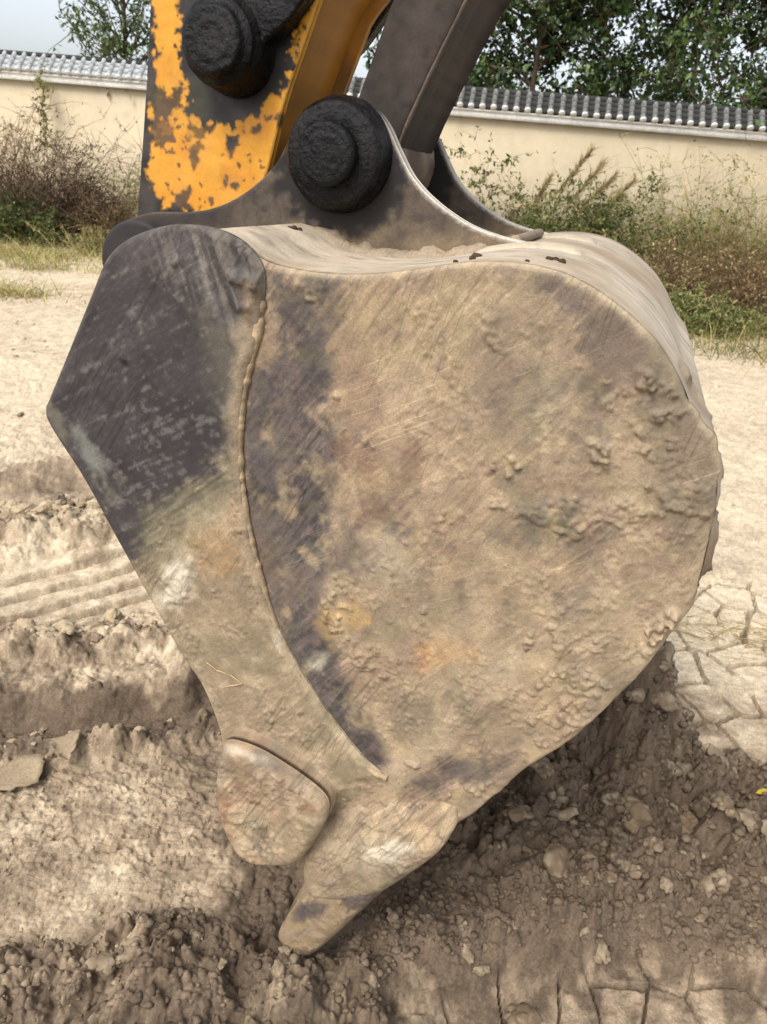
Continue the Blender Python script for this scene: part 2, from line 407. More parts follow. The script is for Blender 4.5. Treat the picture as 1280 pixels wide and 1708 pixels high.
    wdt = (0.03 + 0.05 * fb2(x * 4, y * 4, 2, 55)) * (.40 + .60 * ss(1.3, 2.0, y))
    cr = ss(wdt + 0.03, wdt, f2 - f1 + (fb2(x * 50, y * 50, 3, 57) - .5) * .05) * ss(0.16, 0.24, fb2(x * 5, y * 5, 2, 58))
    h = h - k * cr * (.025 + .05 * ss(1.3, 2., y)) + k * (cid - .5) * 0.005 + k * 0.003 * ss(0.3, 0.06, f2 - f1)
    # flat soil under the far weeds
    return h

def ground_col(x, y, h):
    wx = (fb2(x * 6, y * 6, 4, 3) - .5) * 0.16; wy = (fb2(x * 6, y * 6, 4, 9) - .5) * 0.16
    xw, yw = x + wx, y + wy
    dry = lin(218, 201, 172); pale = lin(212, 194, 164); wet = lin(114, 99, 83); mid = lin(170, 151, 126)
    n1 = fb2(x * 2.2, y * 2.2, 4, 61); n2 = fb2(x * 18, y * 18, 4, 63)
    moist_shade = 0.30 * n1
    s1 = side_y(x, yw, L_far); s2 = side_y(x, yw, L_scarp); left = ss(0.30, -0.15, x)
    moist_shade = moist_shade + left * (0.62 * np.exp(-((s1 - 0.10) / 0.16) ** 2) + 0.75 * np.exp(-((s2 - 0.05) / 0.11) ** 2))
    b = np.exp(-(seg_dist(xw, yw, L_bank, False) / 0.2) ** 2) + np.exp(-(seg_dist(xw, yw, L_rid, False) / 0.10) ** 2)
    moist_shade = moist_shade + 0.35 * b * n2 * 1.4
    moist_shade = moist_shade + 0.72 * ss(-0.14, 0.12, sd(xw, yw, P_wet_shade) + (n2 - .5) * .12) + 0.28 * ss(-0.05, 0.08, sd(xw, yw, P_lclod)) + .5 * ss(-.05, .1, sd(xw, yw, P_hole))  # damp soil plus painted shade under the bucket and beside the tooth
    moist_shade = moist_shade + 0.56 * ss(2.6, 1.7, y) * (.55 + .9 * fb2(x * 3.1, y * 5, 3, 67))
    moist_shade = moist_shade - 0.22 * ss(-0.2, 0.2, sd(xw, yw, P_pale)) - 0.12 * ss(-0.04, 0.06, sd(xw, yw, P_bot)) - .2 * ss(-.04, .06, sd(xw, yw, P_plates))
    moist_shade = moist_shade + ((n2 - .5) * 0.9 + (fb2(x * 45, y * 45, 3, 68) - .5) * .5) * (.35 + .8 * np.clip(moist_shade, 0, .8)) - np.clip(h - 0.06, 0, 0.1) * 2.0 * (y < 2.6)
    moist_shade = moist_shade - .40 * ss(-.03, .04, sd(xw, yw, P_flk))
    m_ = np.clip(moist_shade, 0, 1)[..., None]
    c = np.where(m_ < .5, dry + (mid - dry) * (m_ * 2), mid + (wet - mid) * (m_ * 2 - 1))
    c = c * (0.58 + 0.38 * fb2(x * 40, y * 40, 4, 65, .65))[..., None] * (.86 + .28 * fb2(x * 9, y * 13, 4, 66))[..., None]
    # litter and thin grass towards the wall
    g = ss(8.5, 13, y + (n1 - .5) * 5)[..., None]
    c = c * (1 - g * 0.5) + lin(124, 114, 80) * g * 0.5
    return c

ys = [-40, -15, -6, -3, -1.5, -0.6]
yv = 0.0
while yv < 22:
    ys.append(yv); yv += max(0.0042 if yv > 0.75 else 0.03, (0.0027 if yv < 3.0 else 0.0065) * yv)
ys += [24, 27, 32, 40, 55, 80, 120, 200, 400, 800]
ys = np.array(ys)
s_in = np.linspace(-1, 1, 850)
s_ = np.concatenate([[-60, -15, -4, -2, -1.4, -1.15], s_in, [1.15, 1.4, 2, 4, 15, 60]])
hw = np.where(ys < 0.9, 1.25, 1.25 + (np.clip(ys, .9, 40) - 0.9) * 0.62)
GX = s_[None, :] * hw[:, None]; GY = np.repeat(ys[:, None], len(s_), 1)
GH = ground_h(GX.ravel(), GY.ravel()).reshape(GX.shape)
gc = ground_col(GX.ravel(), GY.ravel(), GH.ravel())
nr, nc = GX.shape
idx = np.arange(nr * nc).reshape(nr, nc)
# rough the surface along its own normal too, so that steep banks get texture and small overhangs
GX = GX.copy(); GY = GY.copy(); rows = np.where((ys > .7) & (ys < 4.2))[0]; R0, R1 = rows[0], rows[-1] + 1
_gx, _gy, _gh = GX[R0:R1], GY[R0:R1], GH[R0:R1]
_P = np.stack([_gx, _gy, _gh], -1)
_du = np.gradient(_P, axis=1); _dv = np.gradient(_P, axis=0); _N = np.cross(_du, _dv); _N /= np.linalg.norm(_N, axis=-1, keepdims=True)
_steep = ss(.25, .8, np.hypot(_N[..., 0], _N[..., 1])) * (np.abs(_gx) < 3)
_flat = 1 - np.maximum(ss(-.03, .02, sd(_gx.ravel(), _gy.ravel(), P_plates)), ss(-.03, .02, sd(_gx.ravel(), _gy.ravel(), P_bot))).reshape(_gx.shape)
_q = (fb3(_P.reshape(-1, 3) * np.array([34, 34, 50]), 4, 99) - .5).reshape(_gx.shape) * (.005 + .011 * _steep) * _flat
GX[R0:R1] += _N[..., 0] * _q; GY[R0:R1] += _N[..., 1] * _q; GH[R0:R1] += _N[..., 2] * _q
GF = np.stack([idx[:-1, :-1].ravel(), idx[:-1, 1:].ravel(), idx[1:, 1:].ravel(), idx[1:, :-1].ravel()], 1)
ground = mk('ground', np.stack([GX.ravel(), GY.ravel(), GH.ravel()], 1), GF, M_soil, col=gc)
_q = GH.ravel()[GF]; _sm = ((_q.max(1) - _q.min(1)) < 0.012) | (np.concatenate([np.ones(R0 * nc), _flat.ravel(), np.ones((nr - R1) * nc)])[GF[:, 0]] > .5)                 # broken edges and crack walls stay sharp
if len(ground.data.polygons) == len(_sm): ground.data.polygons.foreach_set('use_smooth', _sm)
tag(ground, 'pale dry churned soil with track marks, cracks and damp patches', 'ground', kind='structure')

def gz(x, y):
    return ground_h(np.atleast_1d(np.asarray(x, float)), np.atleast_1d(np.asarray(y, float)))

# ------------------------------------------------------------------ boundary wall
WL = gnd(np.array([0.0, 1280.0]), np.array([391.0, 525.0]))
we = (WL[1] - WL[0]); wlen = np.linalg.norm(we); we /= wlen
wn = np.array([we[1], -we[0], 0]);  wn = wn if wn @ -WL[0] > 0 else -wn          # towards the camera
wz = np.array([0, 0, 1.0])
EXT = 3.0; EAVE = 2.56
wall = empty('boundary_wall', tuple(WL[0] + we * wlen / 2), 'long cream rendered wall capped with small grey barrel tiles', 'wall'); wall['kind'] = 'thing'
wp = lambda a, n, z: WL[0] + we * a + wn * n + wz * z
mid = wlen / 2
MB().box(wp(mid, -0.12, EAVE / 2 - .25), we, wn, wz, mid + EXT, 0.12, EAVE / 2 + .25).build('render_panel', M_plaster, wall)
MB().box(wp(mid, -0.12, EAVE + .045), we, wn, wz, mid + EXT, 0.205, 0.045).box(wp(mid, -0.12, EAVE + .105), we, wn, wz, mid + EXT, 0.245, 0.015).build('cornice', M_white, wall)
MB().box(wp(mid, -0.165, EAVE + .24), we, wn, wz, mid + EXT, 0.07, 0.118).build('coping_core', M_mortar, wall)
# ridge: a rounded cap along the top
a_ = np.linspace(0, 2 * math.pi, 11)[:-1]
rv = []
for a in (-EXT, wlen + EXT):
    for t in a_: rv.append(wp(a, -0.12 + 0.062 * math.cos(t), EAVE + 0.395 + 0.05 * math.sin(t)))
mk('ridge_cap', rv, [[i, (i + 1) % 10, 10 + (i + 1) % 10, 10 + i] for i in range(10)], M_tile_dark, wall)
SLOPE0 = np.array([0.15, EAVE + 0.135]); SLOPE1 = np.array([-0.09, EAVE + 0.385])     # (n, z) eave and top of the tiles
sl = SLOPE1 - SLOPE0; slen = np.linalg.norm(sl); sl /= slen; sn = np.array([sl[1], -sl[0]]); sn = sn if sn[1] > 0 else -sn
def tile_pt(t, across, up): return np.array([across, *(SLOPE0 + sl * t + sn * up)])
def roll_mesh():
    V = []; F = []
    for k in range(3):
        t0, t1 = slen * k / 3, slen * (k + 1) / 3 + 0.012
        b = len(V)
        for (t, r) in ((t0, 0.047), (t1, 0.040)):
            for j in range(7):
                g = math.pi * j / 6; V.append(tile_pt(t, r * math.cos(g), r * math.sin(g) * 1.15 + 0.006))
        F += [[b + j, b + j + 1, b + 8 + j, b + 7 + j] for j in range(6)]
        V.append(tile_pt(t0, 0, 0.0)); c = len(V) - 1
        F += [[b + j, b + j + 1, c, c] for j in range(6)]
    return np.array(V), F
def disc_mesh(r=0.05, n=10):
    V = [tile_pt(-0.014, 0, 0.018)]
    for (t, q) in ((-0.012, .75), (-0.004, 1.0), (0.012, 1.0)):
        V += [tile_pt(t, r * q * math.cos(2 * math.pi * j / n), 0.018 + r * q * math.sin(2 * math.pi * j / n)) for j in range(n)]
    F = [[0, 1 + j, 1 + (j + 1) % n, 1 + (j + 1) % n] for j in range(n)]
    for k in (0, 1): F += [[1 + k * n + j, 1 + (k + 1) * n + j, 1 + (k + 1) * n + (j + 1) % n, 1 + k * n + (j + 1) % n] for j in range(n)]
    return np.array(V), F
def pan_mesh():
    V = []; F = []
    for k in range(3):
        t0, t1 = slen * k / 3, slen * (k + 1) / 3
        b = len(V)
        for (t, up) in ((t0, 0.012), (t1, 0.0)):
            for j in range(5):
                q = -1 + j / 2; V.append(tile_pt(t, 0.055 * q, up + 0.012 * q * q))
        F += [[b + j, b + j + 1, b + 6 + j, b + 5 + j] for j in range(4)]
        b2 = len(V)
        for j in range(5):
            q = -1 + j / 2; V.append(tile_pt(t0 + 0.002, 0.055 * q, (-0.016 if k else -0.045 * (1 - q * q) - 0.004) + 0.012 * q * q))
        F += [[b + j, b2 + j, b2 + j + 1, b + j + 1] for j in range(4)]
    return np.array(V), F
def tri_fix(F):
    q = [f for f in F if len(set(f)) == 4]; t = [f[:3] for f in F if len(set(f)) == 3]
    return [np.array(q, int).reshape(-1, 4), np.array(t, int).reshape(-1, 3)]
def to_wall(V): return WL[0] + V[:, :1] * we + V[:, 1:2] * wn + V[:, 2:3] * wz
protos = {}
def tile(name, fn, a, mat, key):
    k = (name, key)
    if k not in protos:
        V, F = fn(); V = V.copy(); o = mk(name, to_wall(V), tri_fix(F), mat, wall, origin=WL[0]); protos[k] = o; base_loc[k] = o.location.copy()
    else:
        o = protos[k].copy(); COL.objects.link(o); o.parent = wall
    o.location = base_loc[k] + Vector(we * a + wz * random.uniform(-.004, .004))
base_loc = {}
TS = 0.178
for i in range(int((wlen + 2 * EXT) / TS)):
    a = -EXT + 0.09 + i * TS
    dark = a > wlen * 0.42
    tile('roll_tile', roll_mesh, a, M_tile_roll if dark else M_tile_sheen, dark)
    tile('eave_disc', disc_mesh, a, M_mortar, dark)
    tile('pan_tile', pan_mesh, a + TS / 2, M_tile_dark if dark else M_tile_sheen, dark)

# ------------------------------------------------------------------ plants
def tubes(P0, D, L, R, S=4, bend=None, sides=3, wob=0.0, seed=0):
    """many tapering stems at once; returns V, F and the points along them"""
    r = np.random.default_rng(seed); N = len(P0); D = D / np.linalg.norm(D, axis=1, keepdims=True)
    t = np.linspace(0, 1, S + 1)
    B = np.zeros((N, 3)) if bend is None else bend
    C = P0[:, None, :] + D[:, None, :] * (L[:, None] * t)[..., None] + B[:, None, :] * (t * t)[None, :, None] * L[:, None, None]
    if wob: C = C + r.normal(0, 1, C.shape) * (wob * L)[:, None, None] * t[None, :, None]
    side = np.cross(D, r.normal(0, 1, (N, 3))); side /= np.linalg.norm(side, axis=1, keepdims=True) + 1e-9
    up = np.cross(D, side)
    rad = R[:, None] * (1 - 0.75 * t)[None, :]
    V = []
    for k in range(sides):
        a = 2 * math.pi * k / sides
        V.append(C + (side * math.cos(a) + up * math.sin(a))[:, None, :] * rad[..., None])
    V = np.stack(V, 2)                                        # N,S+1,sides,3
    id_ = np.arange(N * (S + 1) * sides).reshape(N, S + 1, sides)
    F = np.stack([id_[:, :-1, :], np.roll(id_, -1, 2)[:, :-1, :], np.roll(id_, -1, 2)[:, 1:, :], id_[:, 1:, :]], -1).reshape(-1, 4)
    return V.reshape(-1, 3), F, C

def blades(P0, D, L, Wd, S=3, bend=None, seed=0):
    """grass blades: folded tapering ribbons"""
    r = np.random.default_rng(seed); N = len(P0); D = D / np.linalg.norm(D, axis=1, keepdims=True)
    t = np.linspace(0, 1, S + 1); B = np.zeros((N, 3)) if bend is None else bend
    C = P0[:, None, :] + D[:, None, :] * (L[:, None] * t)[..., None] + B[:, None, :] * (t * t)[None, :, None] * L[:, None, None]
    side = np.cross(D, r.normal(0, 1, (N, 3))); side /= np.linalg.norm(side, axis=1, keepdims=True) + 1e-9
    wd = Wd[:, None] * (1 - 0.85 * t ** 1.5)[None, :]
    V = np.stack([C - side[:, None, :] * wd[..., None] / 2, C + side[:, None, :] * wd[..., None] / 2], 2)
    id_ = np.arange(N * (S + 1) * 2).reshape(N, S + 1, 2)
    F = np.stack([id_[:, :-1, 0], id_[:, :-1, 1], id_[:, 1:, 1], id_[:, 1:, 0]], -1).reshape(-1, 4)
    return V.reshape(-1, 3), F, C

def leafs(P, size, seed=0, droop=0.3, aspect=0.5):
    """folded four-sided leaves with their own directions"""
    r = np.random.default_rng(seed); N = len(P)
    d = r.normal(0, 1, (N, 3)); d[:, 2] -= droop; d /= np.linalg.norm(d, axis=1, keepdims=True)
    s = np.cross(d, r.normal(0, 1, (N, 3)) * .8 + np.array([0, 0, 1.0])); s /= np.linalg.norm(s, axis=1, keepdims=True) + 1e-9
    n = np.cross(d, s); sz = (size * r.uniform(.6, 1.25, N))[:, None]
    V = np.stack([P, P + d * sz * .45 + s * sz * aspect * .5 + n * sz * .12, P + d * sz, P + d * sz * .45 - s * sz * aspect * .5 + n * sz * .12], 1)
    b = np.arange(N)[:, None] * 4
    F = np.concatenate([b + [0, 1, 2], b + [0, 2, 3]])
    return V.reshape(-1, 3), F

def vary(n_items, per, cols, seed, spread=0.25):
    r = np.random.default_rng(seed); k = r.integers(0, len(cols), n_items)
    c = np.array(cols)[k] * r.uniform(1 - spread, 1 + spread, n_items)[:, None]
    return np.repeat(c, per, 0)

def at_wall(x, y_or_n, n=None):
    """ground point in front of (n > 0) or behind the wall, in the direction of picture column x"""
    nn = y_or_n
    d = ray(x, 300.0); d = d.copy(); d[2] = 0
    p = WL[0] + wn * nn
    t = (p @ wn) / (d @ wn); q = d * t
    z = float(gz(q[0], q[1])[0]); return np.array([q[0], q[1], z])

def bush(name, label, cat, base, height, width, n_stem, n_twig, n_leaf, leaf, stem_col, leaf_cols, seed, spread=0.5, arch=0.2, droop=0.2, asp=0.45,
         group=None, rad=0.009, low=0.1, depth=None):
    r = np.random.default_rng(seed)
    o = empty(name, tuple(base), label, cat, group)
    depth = depth or width * 0.6
    ax = we; ay = wn
    P0 = base + ax * (r.normal(0, width * .22, n_stem)[:, None]) + ay * (r.normal(0, depth * .16, n_stem)[:, None])
    D = ax * r.normal(0, spread, n_stem)[:, None] + ay * r.normal(0, spread * .6, n_stem)[:, None] + wz
    L = height * r.uniform(.45, 1.05, n_stem)
    bend = ax * r.normal(0, arch, n_stem)[:, None] + ay * r.normal(0, arch * .6, n_stem)[:, None] - wz * np.abs(r.normal(0, arch * .7, n_stem))[:, None]
    V1, F1, C1 = tubes(P0, D, L, np.full(n_stem, rad) * r.uniform(.6, 1.3, n_stem), 5, bend, 3, 0.02, seed)
    mb = MB(); mb.add(V1, F1, None)
    cols = [vary(n_stem, 6 * 3, stem_col, seed)]
    si = r.integers(0, n_stem, n_twig); tt = r.integers(1 if low < .3 else 2, 6, n_twig)
    Pt = C1[si, tt] + r.normal(0, .02, (n_twig, 3))
    Dt = r.normal(0, 1, (n_twig, 3)); Dt[:, 2] = np.abs(Dt[:, 2]) * .8 + .25
    Lt = height * r.uniform(.07, .26, n_twig)
    bt = r.normal(0, .25, (n_twig, 3)); bt[:, 2] -= droop
    V2, F2, C2 = tubes(Pt, Dt, Lt, np.full(n_twig, rad * .45), 3, bt, 3, 0.03, seed + 1)
    mb.add(V2, F2, None); cols.append(vary(n_twig, 4 * 3, stem_col, seed + 1))
    mb.C = cols
    mb.build('stems', M_dry, o)
    if n_leaf:
        pick = r.integers(0, n_twig, n_leaf); t2 = r.uniform(0, 3, n_leaf); k0 = np.floor(t2).astype(int)
        Pl = C2[pick, k0] + (C2[pick, np.minimum(k0 + 1, 3)] - C2[pick, k0]) * (t2 - k0)[:, None] + r.normal(0, .012, (n_leaf, 3))
        Vl, Fl = leafs(Pl, leaf, seed + 2, droop, asp)
        mk('foliage', Vl, Fl, M_leaf, o, col=vary(n_leaf, 4, leaf_cols, seed + 3, .35), smooth=False)
    return o

G = lambda *c: [lin(*k) for k in c]
BROWN = G((84, 68, 56), (106, 86, 68), (66, 54, 46)); STRAW = G((196, 176, 128), (170, 150, 104), (150, 132, 90))
GREEN = G((74, 92, 46), (92, 108, 56), (60, 78, 40)); OLIVE = G((112, 112, 62), (132, 128, 74), (92, 98, 54)); DKGREEN = G((48, 66, 34), (62, 80, 40), (40, 54, 30))
PALEG = G((140, 146, 84), (158, 156, 100), (120, 128, 70)); RUST = G((124, 100, 74), (142, 118, 86), (104, 84, 64))

bush('dry_shrub', 'tangled brown dry shrub, biggest left of the excavator arm', 'shrub', at_wall(95, 1.5), 2.0, 1.9, 240, 3200, 6500, .05, BROWN, BROWN + RUST, 301, .55, .35, .35)
bush('dry_shrub', 'tall thin dry weeds at the far left end of the cream wall', 'shrub', at_wall(15, 1.1), 2.35, 0.9, 70, 800, 1600, .05, RUST, RUST + OLIVE, 302, .25, .25, .3)
bush('dry_shrub', 'low grey brown twiggy shrub leaning towards the dark edge of the arm', 'shrub', at_wall(185, 1.7), 1.2, 1.0, 100, 1000, 1200, .04, RUST, RUST + PALEG, 303, .6, .4, .3)
bush('weed', 'dark green leafy weed at the foot of the brown shrub on the left', 'weed', at_wall(14, 2.2), 0.95, 0.9, 90, 900, 6000, .06, OLIVE, DKGREEN + GREEN + OLIVE, 304, .5, .3, .3)
bush('weed', 'pale green feathery weed beside the left edge of the arm', 'weed', at_wall(216, 1.2), 1.5, .5, 26, 240, 900, .04, PALEG, PALEG, 305, .25, .2, .3)
bush('weed', 'pale green bushy weed standing behind the straw grass left of the arm', 'weed', at_wall(150, 2.6), .5, 1.4, 60, 400, 1200, .05, STRAW, PALEG + OLIVE, 306, .5, .3, .3)

bush('shrub', 'slender leafy shrub with bent stems right beside the steel link', 'shrub', at_wall(800, 0.9), 2.3, 1.0, 26, 420, 2800, .085, RUST, OLIVE + GREEN, 311, .22, .35, .4)
bush('shrub', 'dense green bush in front of the wall, below the plumed reeds', 'shrub', at_wall(985, 1.0), 1.95, 1.7, 150, 2500, 17000, .07, OLIVE, GREEN + OLIVE, 312, .5, .3, .35)
bush('shrub', 'smaller green bush running down to the bucket edge', 'shrub', at_wall(1075, 1.3), 1.25, 1.3, 110, 1600, 10000, .065, OLIVE, GREEN + OLIVE + PALEG, 313, .5, .3, .35)
bush('shrub', 'thin airy shrub with pale twigs against the wall at the right edge', 'shrub', at_wall(1215, 1.0), 2.45, 2.1, 120, 2000, 5000, .045, STRAW + PALEG, PALEG + OLIVE, 314, .4, .3, .3)
bush('dry_weed', 'rust brown dry weeds in a band at the right edge', 'weed', at_wall(1235, 2.2), 1.3, 2.2, 260, 3000, 9000, .045, RUST, RUST + STRAW, 315, .5, .3, .3)
bush('dry_weed', 'straw coloured dry weeds between the green bushes and the bucket', 'weed', at_wall(1120, 2.3), 0.95, 1.2, 200, 2000, 6000, .045, RUST + STRAW, RUST + PALEG, 316, .5, .3, .3)
bush('dry_weed', 'tall wispy straw grass leaning on the wall right of the reeds', 'weed', at_wall(1080, .9), 1.75, 1.5, 90, 700, 900, .035, STRAW + OLIVE, STRAW + PALEG, 331, .28, .3, .25)
bush('dry_weed', 'tall wispy straw grass at the right edge in front of the cream wall', 'weed', at_wall(1275, 1.4), 1.9, 1.3, 90, 700, 900, .035, STRAW + RUST, STRAW + PALEG, 332, .28, .3, .25)
bush('weed', 'low green ground weeds along the bare soil at right', 'weed', at_wall(1200, 3.2), .62, 2.3, 170, 1700, 7500, .06, OLIVE + STRAW, GREEN + OLIVE + PALEG, 317, .6, .3, .3)
bush('weed', 'green creeping weeds touching the back of the bucket', 'weed', at_wall(1120, 3.4), .6, 1.0, 90, 900, 3600, .06, OLIVE + STRAW, GREEN + OLIVE + PALEG, 318, .6, .3, .3)
bush('shrub', 'shaded low shrub seen between the ears of the bucket', 'shrub', at_wall(880, 1.2), 1.15, 1.2, 60, 500, 2000, .06, RUST, OLIVE + PALEG, 319, .45, .3, .3)

# reeds with plumes
reed = empty('plumed_reed', tuple(at_wall(868, 1.0)), 'clump of tall reeds with feathery straw plumes before the wall', 'reed')
r = np.random.default_rng(320); rb = at_wall(868, 1.0)
for i, (dx, hgt, lean) in enumerate([(-.10, 2.45, .36), (.06, 2.3, .42), (.2, 2.2, .48), (.34, 2.2, .58), (.42, 1.9, .55), (-.2, 1.9, .25)]):
    P0 = (rb + we * dx)[None]; D = (wz + we * lean)[None]
    V, F, C = tubes(P0, D, np.array([hgt]), np.array([.013]), 8, (we * .10 - wz * .08)[None], 4, 0.004, 330 + i)
    st = mk('stem', V, F, M_dry, reed, col=np.tile(lin(160, 142, 98), (len(V), 1)))
    c = C[0]; n = 260
    t = r.uniform(.68, 1.0, n) * 8; k = np.clip(np.floor(t).astype(int), 0, 7)
    P = c[k] + (c[k + 1] - c[k]) * (t - k)[:, None]
    dd = r.normal(0, .35, (n, 3)) + (c[-1] - c[-2]) / np.linalg.norm(c[-1] - c[-2])
    V, F, _ = blades(P, dd, r.uniform(.07, .17, n), np.full(n, .018), 2, r.normal(0, .2, (n, 3)), 340 + i)
    mk('plume', V, F, M_dry, st, col=vary(n, 6, G((146, 132, 94), (124, 112, 78), (162, 146, 108)), 350 + i))
n = 60
V, F, _ = blades(rb + we * r.normal(.1, .25, n)[:, None], wz + we * r.normal(.3, .4, n)[:, None] + wn * r.normal(0, .3, n)[:, None], r.uniform(.6, 1.3, n), np.full(n, .02), 5, we * r.normal(.3, .4, n)[:, None] - wz * .35, 360)
mk('leaf_blade', V, F, M_leaf, reed, col=vary(n, 12, PALEG + STRAW, 361))

# hanging creeper on the wall, left
vine = empty('creeper', tuple(wp(0.9, 0.1, EAVE + .3)), 'thin yellowing creeper hanging over the tiles of the wall at left', 'creeper')
vb = at_wall(85, 0.2)
P = np.array([[*(vb + wn * .02 + we * (0.03 * math.sin(k * .7)))[:2], EAVE + .42 - k * .052] for k in range(28)])
P[:9] -= wn * np.linspace(.28, 0, 9)[:, None]
V, F, C = tubes(P[:-1], np.diff(P, axis=0), np.linalg.norm(np.diff(P, axis=0), axis=1), np.full(27, .006), 1, None, 3, 0, 370)
mk('stems', V, F, M_dry, vine, col=np.tile(lin(120, 108, 70), (len(V), 1)))
pp = P[np.random.default_rng(3).integers(3, 28, 170)] + np.random.default_rng(4).normal(0, .055, (170, 3))
V, F = leafs(pp, .09, 371, .6, .5); mk('foliage', V, F, M_leaf, vine, col=vary(170, 4, PALEG + OLIVE, 372), smooth=False)

# straw grass strips: too many blades to count
def grass(name, label, spots, n, hgt, cols, seed, wd=.008):
    r = np.random.default_rng(seed); P = []
    for (x, y, rx, ry, k) in spots:
        c = gnd(float(x), float(y)); P.append(np.stack([c[0] + r.normal(0, rx, int(n * k)), c[1] + r.normal(0, ry, int(n * k))], 1))
    P = np.concatenate(P); N = len(P); P = np.column_stack([P, gz(P[:, 0], P[:, 1]) - .01])
    D = r.normal(0, .55, (N, 3)); D[:, 2] = 1
    V, F, _ = blades(P, D, hgt * r.uniform(.4, 1.2, N), np.full(N, wd), 3, np.column_stack([r.normal(0, .5, N), r.normal(0, .5, N), -np.abs(r.normal(0, .4, N))]), seed)
    return tag(mk(name, V, F, M_dry, col=vary(N, 8, cols, seed + 1, .3)), label, 'grass', kind='stuff')
grass('dry_grass', 'straw coloured dry grass along the foot of the left shrubs', [(60, 412, .9, .5, 1), (150, 408, .7, .5, 1), (215, 405, .5, .6, .8), (20, 445, .55, .3, .8), (70, 470, .4, .2, .15), (10, 520, .3, .15, .2)], 2600, .30, STRAW + PALEG, 381)
grass('dry_grass', 'mixed dry and green grass along the right weeds', [(1180, 535, .6, .4, 1), (1270, 560, .5, .3, 1), (1380, 575, .8, .4, 1), (1200, 500, 1.2, .5, 1.2), (1250, 600, .7, .4, .25)], 2600, .5, STRAW + OLIVE + GREEN, 383)
grass('tall_grass', 'tall pale weed grass growing up against the cream wall at right', [(960, 470, .8, .35, .8), (1080, 478, .8, .35, 1), (1180, 487, .8, .35, 1.2), (1290, 500, .7, .35, 1.3), (1240, 530, .7, .3, .8)], 2200, 1.7, OLIVE + PALEG + RUST, 385, .018)
r = np.random.default_rng(390)
c0 = [gnd(float(x), float(y)) for (x, y) in [(1190, 1075), (1240, 1110), (1265, 1085), (1225, 1095)]]
P = np.concatenate([np.column_stack([c[0] + r.normal(0, .10, 34), c[1] + r.normal(0, .06, 34)]) for c in c0])
P = np.column_stack([P, gz(P[:, 0], P[:, 1]) + .006]); N = len(P)
D = np.column_stack([r.normal(0, 1, N), r.normal(0, .5, N), np.abs(r.normal(0, .08, N))])
V, F, _ = tubes(P, D, r.uniform(.05, .17, N), np.full(N, .0016), 3, None, 3, .03, 391)
tag(mk('straw', V, F, M_dry, col=vary(N, 12, STRAW, 392)), 'loose straw scattered over the cracked soil at right', 'straw', kind='stuff')

# ------------------------------------------------------------------ trees behind the wall
def tree(label, base, height, spread, n_limb, n_twig, n_leaf, leaf, cols, seed, low=.28, asp=.6, up=.5, group='trees behind the wall', trunk_r=.08):
    r = np.random.default_rng(seed); o = empty('leafy_tree', tuple(base), label, 'tree', group)
    V0, F0, C0 = tubes(base[None] - wz * .1, np.array([[r.normal(0, .05), 0, 1.0]]), np.array([height * .85]), np.array([trunk_r]), 8, None, 8, .012, seed)
    k = r.uniform(low * 8, 7.6, n_limb); ki = np.floor(k).astype(int)
    P1 = C0[0][ki] + (C0[0][ki + 1] - C0[0][ki]) * (k - ki)[:, None]
    a = r.uniform(0, 2 * math.pi, n_limb); D1 = np.column_stack([np.cos(a), np.sin(a), r.uniform(.1, .9, n_limb) * up * 2])
    L1 = spread * r.uniform(.6, 1.1, n_limb) * (1.15 - .5 * k / 8)
    V1, F1, C1 = tubes(P1, D1, L1, trunk_r * .34 * r.uniform(.7, 1.2, n_limb), 5, np.column_stack([np.zeros(n_limb), np.zeros(n_limb), r.normal(.1, .2, n_limb)]), 5, .03, seed + 1)
    si = r.integers(0, n_limb, n_twig); t = r.integers(1, 6, n_twig)
    D2 = r.normal(0, 1, (n_twig, 3)); D2[:, 2] += up * .5
    L2 = spread * r.uniform(.12, .42, n_twig)
    V2, F2, C2 = tubes(C1[si, t], D2, L2, np.full(n_twig, .010), 4, r.normal(0, .2, (n_twig, 3)) - wz * .12, 3, .03, seed + 2)
    mb = MB(); mb.add(V0, F0); mb.add(V1, F1); mb.add(V2, F2); mb.build('trunk', M_bark, o, smooth=True)
    pick = r.integers(0, n_twig, n_leaf); t2 = r.uniform(.4, 4, n_leaf) * .999; k0 = np.floor(t2).astype(int)
    Pl = C2[pick, k0] + (C2[pick, k0 + 1] - C2[pick, k0]) * (t2 - k0)[:, None] + r.normal(0, .05, (n_leaf, 3))
    V, F = leafs(Pl, leaf, seed + 3, .5, asp)
    mk('crown', V, F, M_leaf, o, col=vary(n_leaf, 4, cols, seed + 4, .35), smooth=False)
    return o
LEAF = G((58, 80, 42), (76, 100, 50), (48, 66, 38), (98, 116, 62))
tree('broad leafed tree behind the wall, nearest to the steel link', at_wall(880, -2.2), 7.6, 2.3, 60, 1300, 17000, .125, LEAF, 401, .2)
tree('broad leafed tree behind the wall, between its two neighbours at right', at_wall(1075, -2.8), 8.2, 2.5, 66, 1500, 19000, .125, LEAF, 402, .2)
tree('broad leafed tree behind the wall at the right edge', at_wall(1275, -2.0), 7.8, 2.4, 62, 1350, 18000, .125, LEAF, 403, .2)
tree('slim pale leafed tree behind the wall left of the arm', at_wall(215, -1.6), 6.6, 1.6, 40, 420, 4600, .10, G((84, 104, 58), (104, 122, 70), (70, 88, 48)), 404, .3, .5, 1.1, trunk_r=.06)
tree('tree behind the wall, hidden for the most part by arm and link', at_wall(690, -2.6), 7.6, 1.9, 44, 700, 8000, .125, LEAF, 405, .25)

# ------------------------------------------------------------------ excavator
exc = empty('excavator', tuple(place(np.array(-0.45), np.array(0.0), np.array(.5))), 'yellow excavator arm with a big mud caked digging bucket, teeth in the soil', 'excavator')

